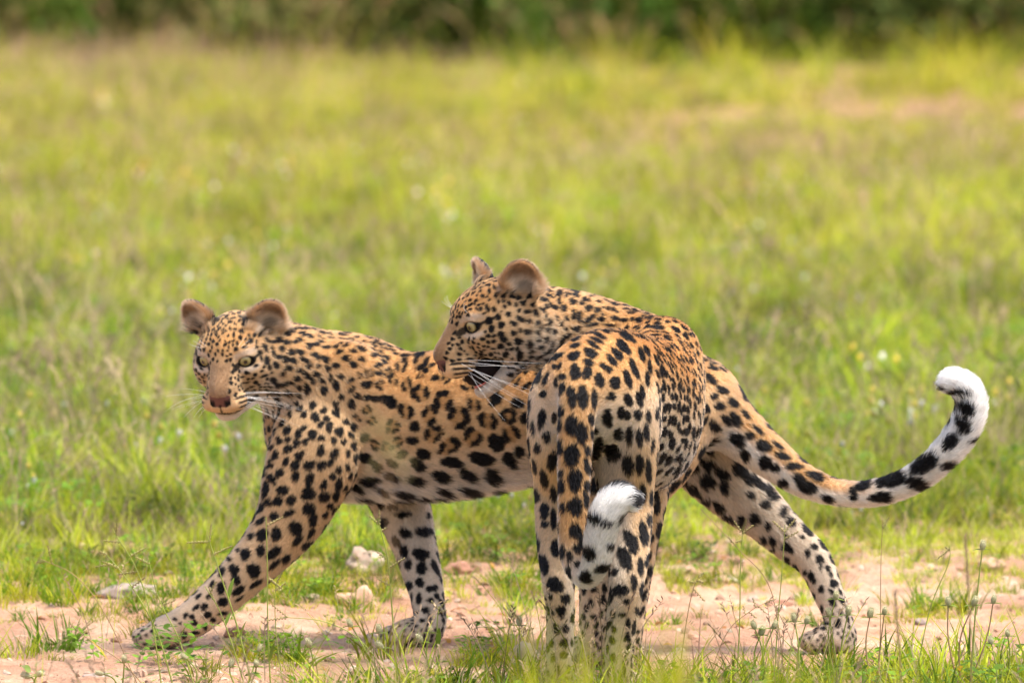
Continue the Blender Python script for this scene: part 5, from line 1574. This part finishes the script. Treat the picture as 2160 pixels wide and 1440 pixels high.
# ---- the left leopard: walks to the left, face turned to the camera
LS = np.array([0.12, -0.99, 0.0])        # its left side
def left_leopard():
    ch = []
    ch.append(Chain('torso', [nd(642, 880, 0.70, 84, 146), nd(740, 882, 0.69, 104, 166), nd(855, 896, 0.66, 112, 152), nd(980, 888, 0.63, 116, 152),
                              nd(1110, 872, 0.60, 114, 142), nd(1240, 856, 0.56, 106, 128), nd(1370, 842, 0.53, 104, 112), nd(1470, 848, 0.50, 88, 92)], LS, 5, 0.03))
    ch.append(Chain('neck', [nd(735, 830, 0.69, 92, 112), nd(660, 795, 0.66, 84, 98), nd(590, 765, 0.61, 76, 86), nd(540, 752, 0.57, 68, 74)][::-1], LS, 4, 0.05))
    ch.append(Chain('fore_left', [nd(700, 830, 0.63, 50, 90), nd(668, 940, 0.59, 56, 96), nd(635, 1035, 0.58, 52, 84), nd(608, 1098, 0.58, 48, 69), nd(552, 1170, 0.58, 43, 53),
                                  nd(470, 1252, 0.59, 38, 43), nd(405, 1306, 0.60, 36, 38), nd(352, 1330, 0.61, 36, 32)], LS, 4, 0.022))
    ch.append(Chain('fore_right', [nd(770, 880, 0.77, 50, 85), nd(815, 980, 0.77, 52, 76), nd(846, 1062, 0.76, 46, 60), nd(868, 1130, 0.74, 40, 47), nd(888, 1200, 0.71, 36, 40),
                                   nd(903, 1268, 0.67, 32, 34), nd(907, 1315, 0.65, 31, 33), nd(892, 1345, 0.645, 33, 32)], LS, 4, 0.022))
    ch.append(Chain('hind_right', [nd(1455, 850, 0.57, 58, 88), nd(1500, 950, 0.60, 56, 96), nd(1545, 1025, 0.60, 46, 68), nd(1610, 1085, 0.60, 39, 51), nd(1668, 1140, 0.59, 33, 42),
                                   nd(1716, 1182, 0.57, 29, 36), nd(1752, 1262, 0.54, 26, 30), nd(1778, 1335, 0.52, 26, 28), nd(1770, 1360, 0.51, 32, 30)], LS, 4, 0.022))
    ch.append(Chain('hind_left', [nd(1430, 850, 0.44, 58, 92), nd(1370, 960, 0.42, 58, 92), nd(1290, 1060, 0.42, 46, 66), nd(1300, 1150, 0.43, 38, 44), nd(1318, 1205, 0.43, 32, 38),
                                  nd(1300, 1300, 0.42, 30, 32), nd(1286, 1365, 0.42, 32, 30)], LS, 4, 0.022))
    ch.append(Chain('tail', [nd(1440, 808, 0.51, 66, 66), nd(1500, 852, 0.51, 60, 62), nd(1562, 912, 0.50, 46, 52), nd(1630, 968, 0.49, 36, 40), nd(1700, 1016, 0.48, 29, 31), nd(1780, 1040, 0.47, 25, 24),
                             nd(1855, 1037, 0.46, 26, 25), nd(1925, 1011, 0.45, 26, 26), nd(1985, 965, 0.44, 27, 27), nd(2028, 912, 0.44, 27, 28), nd(2048, 862, 0.44, 27, 28),
                             nd(2038, 822, 0.44, 26, 26), nd(2012, 805, 0.44, 23, 22), nd(2000, 806, 0.44, 16, 15)], np.array([0, -1.0, 0]), 4, 0.02))
    f = np.array([-math.sin(0.25) * math.cos(0.42), -math.cos(0.25) * math.cos(0.42), -math.sin(0.42)])
    hd = Head(f, np.array([-0.02, 0.0, 1.0]), 0.0, 1.05)
    hd.place(EYE * np.array([1, 0, 1]), P(476, 758, 0.49))
    ears = [((-0.020, 0.060, 0.040), (-0.02, 0.45, 0.85), (0.80, 0.45, 0.1), 1.0), ((-0.020, -0.060, 0.040), (-0.02, -0.45, 0.85), (0.80, -0.45, 0.1), 1.0)]
    zx = np.eye(3)
    bl = [Blob(P(745, 800, 0.600), (0.060, 0.030, 0.075), zx, 0.04), Blob(P(690, 965, 0.565), (0.055, 0.030, 0.080), zx, 0.04)]
    bl += paw(345, 0.60, (-1, 0.1, 0), LS, 1.0) + paw(868, 0.635, (-1, 0.0, 0), LS, 0.98) + paw(1752, 0.51, (-1, 0.05, 0), LS, 0.95) + paw(1262, 0.42, (-1, 0.1, 0), LS, 0.95)
    return dict(chains=ch, blobs=bl, head=hd, ears=ears, coat=coat, spots=lambda V, N: photo_spots(V, N, LEFT_SPOTS), nodart=[(330, 1090, 600, 1340, 0.9), (870, 880, 1120, 1040, 0.9), (1640, 900, 2100, 1080, 0.53), (1490, 780, 1640, 950, 0.53)], base=(P(345, 720, 0.60)[0] + 0.5, 0.6, 0), strands=280000,
                label='leopard walking left with its face turned to the camera and its tail curled up')

# ---- the right leopard: seen from behind, neck bent round to the left, mouth open
def right_leopard():
    RS = np.array([-0.98, -0.18, 0.0])
    ch = []
    ch.append(Chain('torso', [nd(1372, 800, 0.27, 92, 118), nd(1382, 830, 0.16, 100, 140), nd(1374, 868, 0.03, 106, 156), nd(1345, 866, -0.10, 112, 158), nd(1300, 842, -0.24, 118, 148), nd(1262, 832, -0.36, 118, 128), nd(1248, 838, -0.43, 100, 100)], RS, 5, 0.03))
    ch.append(Chain('neck', [nd(1095, 690, 0.26, 70, 76), nd(1160, 692, 0.29, 74, 84), nd(1240, 714, 0.32, 80, 90), nd(1325, 752, 0.30, 86, 98), nd(1385, 800, 0.22, 84, 104)], np.array([-0.15, -0.98, 0]), 4, 0.04))
    ch.append(Chain('hind_left', [nd(1190, 850, -0.36, 62, 92), nd(1184, 950, -0.33, 58, 92), nd(1180, 1050, -0.31, 48, 76), nd(1176, 1140, -0.36, 40, 54), nd(1178, 1225, -0.43, 31, 38), nd(1182, 1300, -0.42, 28, 32),
                                  nd(1180, 1385, -0.40, 27, 29), nd(1178, 1445, -0.38, 30, 30)], RS, 4, 0.022))
    ch.append(Chain('hind_right', [nd(1318, 850, -0.36, 62, 92), nd(1318, 950, -0.33, 60, 94), nd(1322, 1050, -0.31, 52, 78), nd(1326, 1145, -0.36, 43, 56), nd(1322, 1228, -0.43, 34, 40), nd(1313, 1300, -0.42, 31, 34),
                                   nd(1306, 1385, -0.40, 29, 30), nd(1303, 1445, -0.38, 31, 30)], RS, 4, 0.022))
    ch.append(Chain('fore_right', [nd(1400, 850, 0.20, 48, 80), nd(1378, 960, 0.16, 46, 70), nd(1362, 1060, 0.14, 40, 52), nd(1345, 1180, 0.16, 33, 40), nd(1330, 1300, 0.17, 29, 32), nd(1318, 1375, 0.18, 31, 30)], RS, 4, 0.022))
    ch.append(Chain('fore_left', [nd(1290, 850, 0.22, 48, 80), nd(1275, 960, 0.18, 46, 70), nd(1262, 1060, 0.16, 42, 52), nd(1256, 1180, 0.18, 33, 40), nd(1252, 1300, 0.19, 29, 32), nd(1250, 1372, 0.20, 31, 30)], RS, 4, 0.022))
    ch.append(Chain('tail', [nd(1246, 770, -0.42, 54, 44), nd(1228, 815, -0.49, 46, 38), nd(1218, 870, -0.525, 37, 33), nd(1212, 950, -0.535, 32, 30), nd(1210, 1040, -0.54, 29, 28), nd(1209, 1120, -0.545, 28, 27),
                             nd(1216, 1182, -0.555, 27, 26), nd(1238, 1212, -0.575, 24, 24), nd(1258, 1182, -0.60, 25, 25), nd(1266, 1130, -0.605, 27, 27), nd(1280, 1082, -0.605, 29, 29), nd(1303, 1050, -0.60, 28, 28), nd(1324, 1052, -0.595, 22, 22)],
                    np.array([-1.0, -0.05, 0]), 4, 0.012))
    a, pt = 0.34, 0.36
    f = np.array([-math.cos(a) * math.cos(pt), -math.sin(a) * math.cos(pt), -math.sin(pt)])
    hd = Head(f, np.array([0.0, -0.06, 1.0]), 0.44, 1.10)
    hd.place(EYE, P(1000, 686, 0.185))
    ears = [((-0.038, 0.058, 0.034), (-0.26, 0.16, 0.92), (0.42, 0.88, 0.0), 1.0), ((-0.015, -0.055, 0.042), (-0.05, -0.45, 0.85), (0.95, -0.1, 0.1), 0.95)]
    zx = np.eye(3)
    bl = [Blob(P(1160, 900, -0.36), (0.040, 0.085, 0.110), zx, 0.03), Blob(P(1338, 900, -0.36), (0.040, 0.085, 0.110), zx, 0.03), Blob(P(1405, 735, 0.20), (0.055, 0.06, 0.060), zx, 0.04)]
    bl += paw(1172, -0.34, (0.1, 1, 0), RS, 1.0) + paw(1304, -0.34, (0.1, 1, 0), RS, 1.0) + paw(1316, 0.21, (0.1, 1, 0), RS, 0.95) + paw(1250, 0.23, (0.1, 1, 0), RS, 0.95)
    return dict(chains=ch, blobs=bl, head=hd, ears=ears, coat=lambda *a: coat(*a, ribs=True, late=0.12), spots=lambda V, N: photo_spots(V, N, RIGHT_SPOTS), nodart=[(1118, 672, 1384, 1240, 0.0), (1170, 760, 1360, 1240, -0.45)], base=(P(1240, 720, -0.3)[0], -0.2, 0), strands=300000,
                label='leopard seen from behind, head turned left with open mouth and tail hanging down')

build_leopard(left_leopard())
build_leopard(right_leopard())
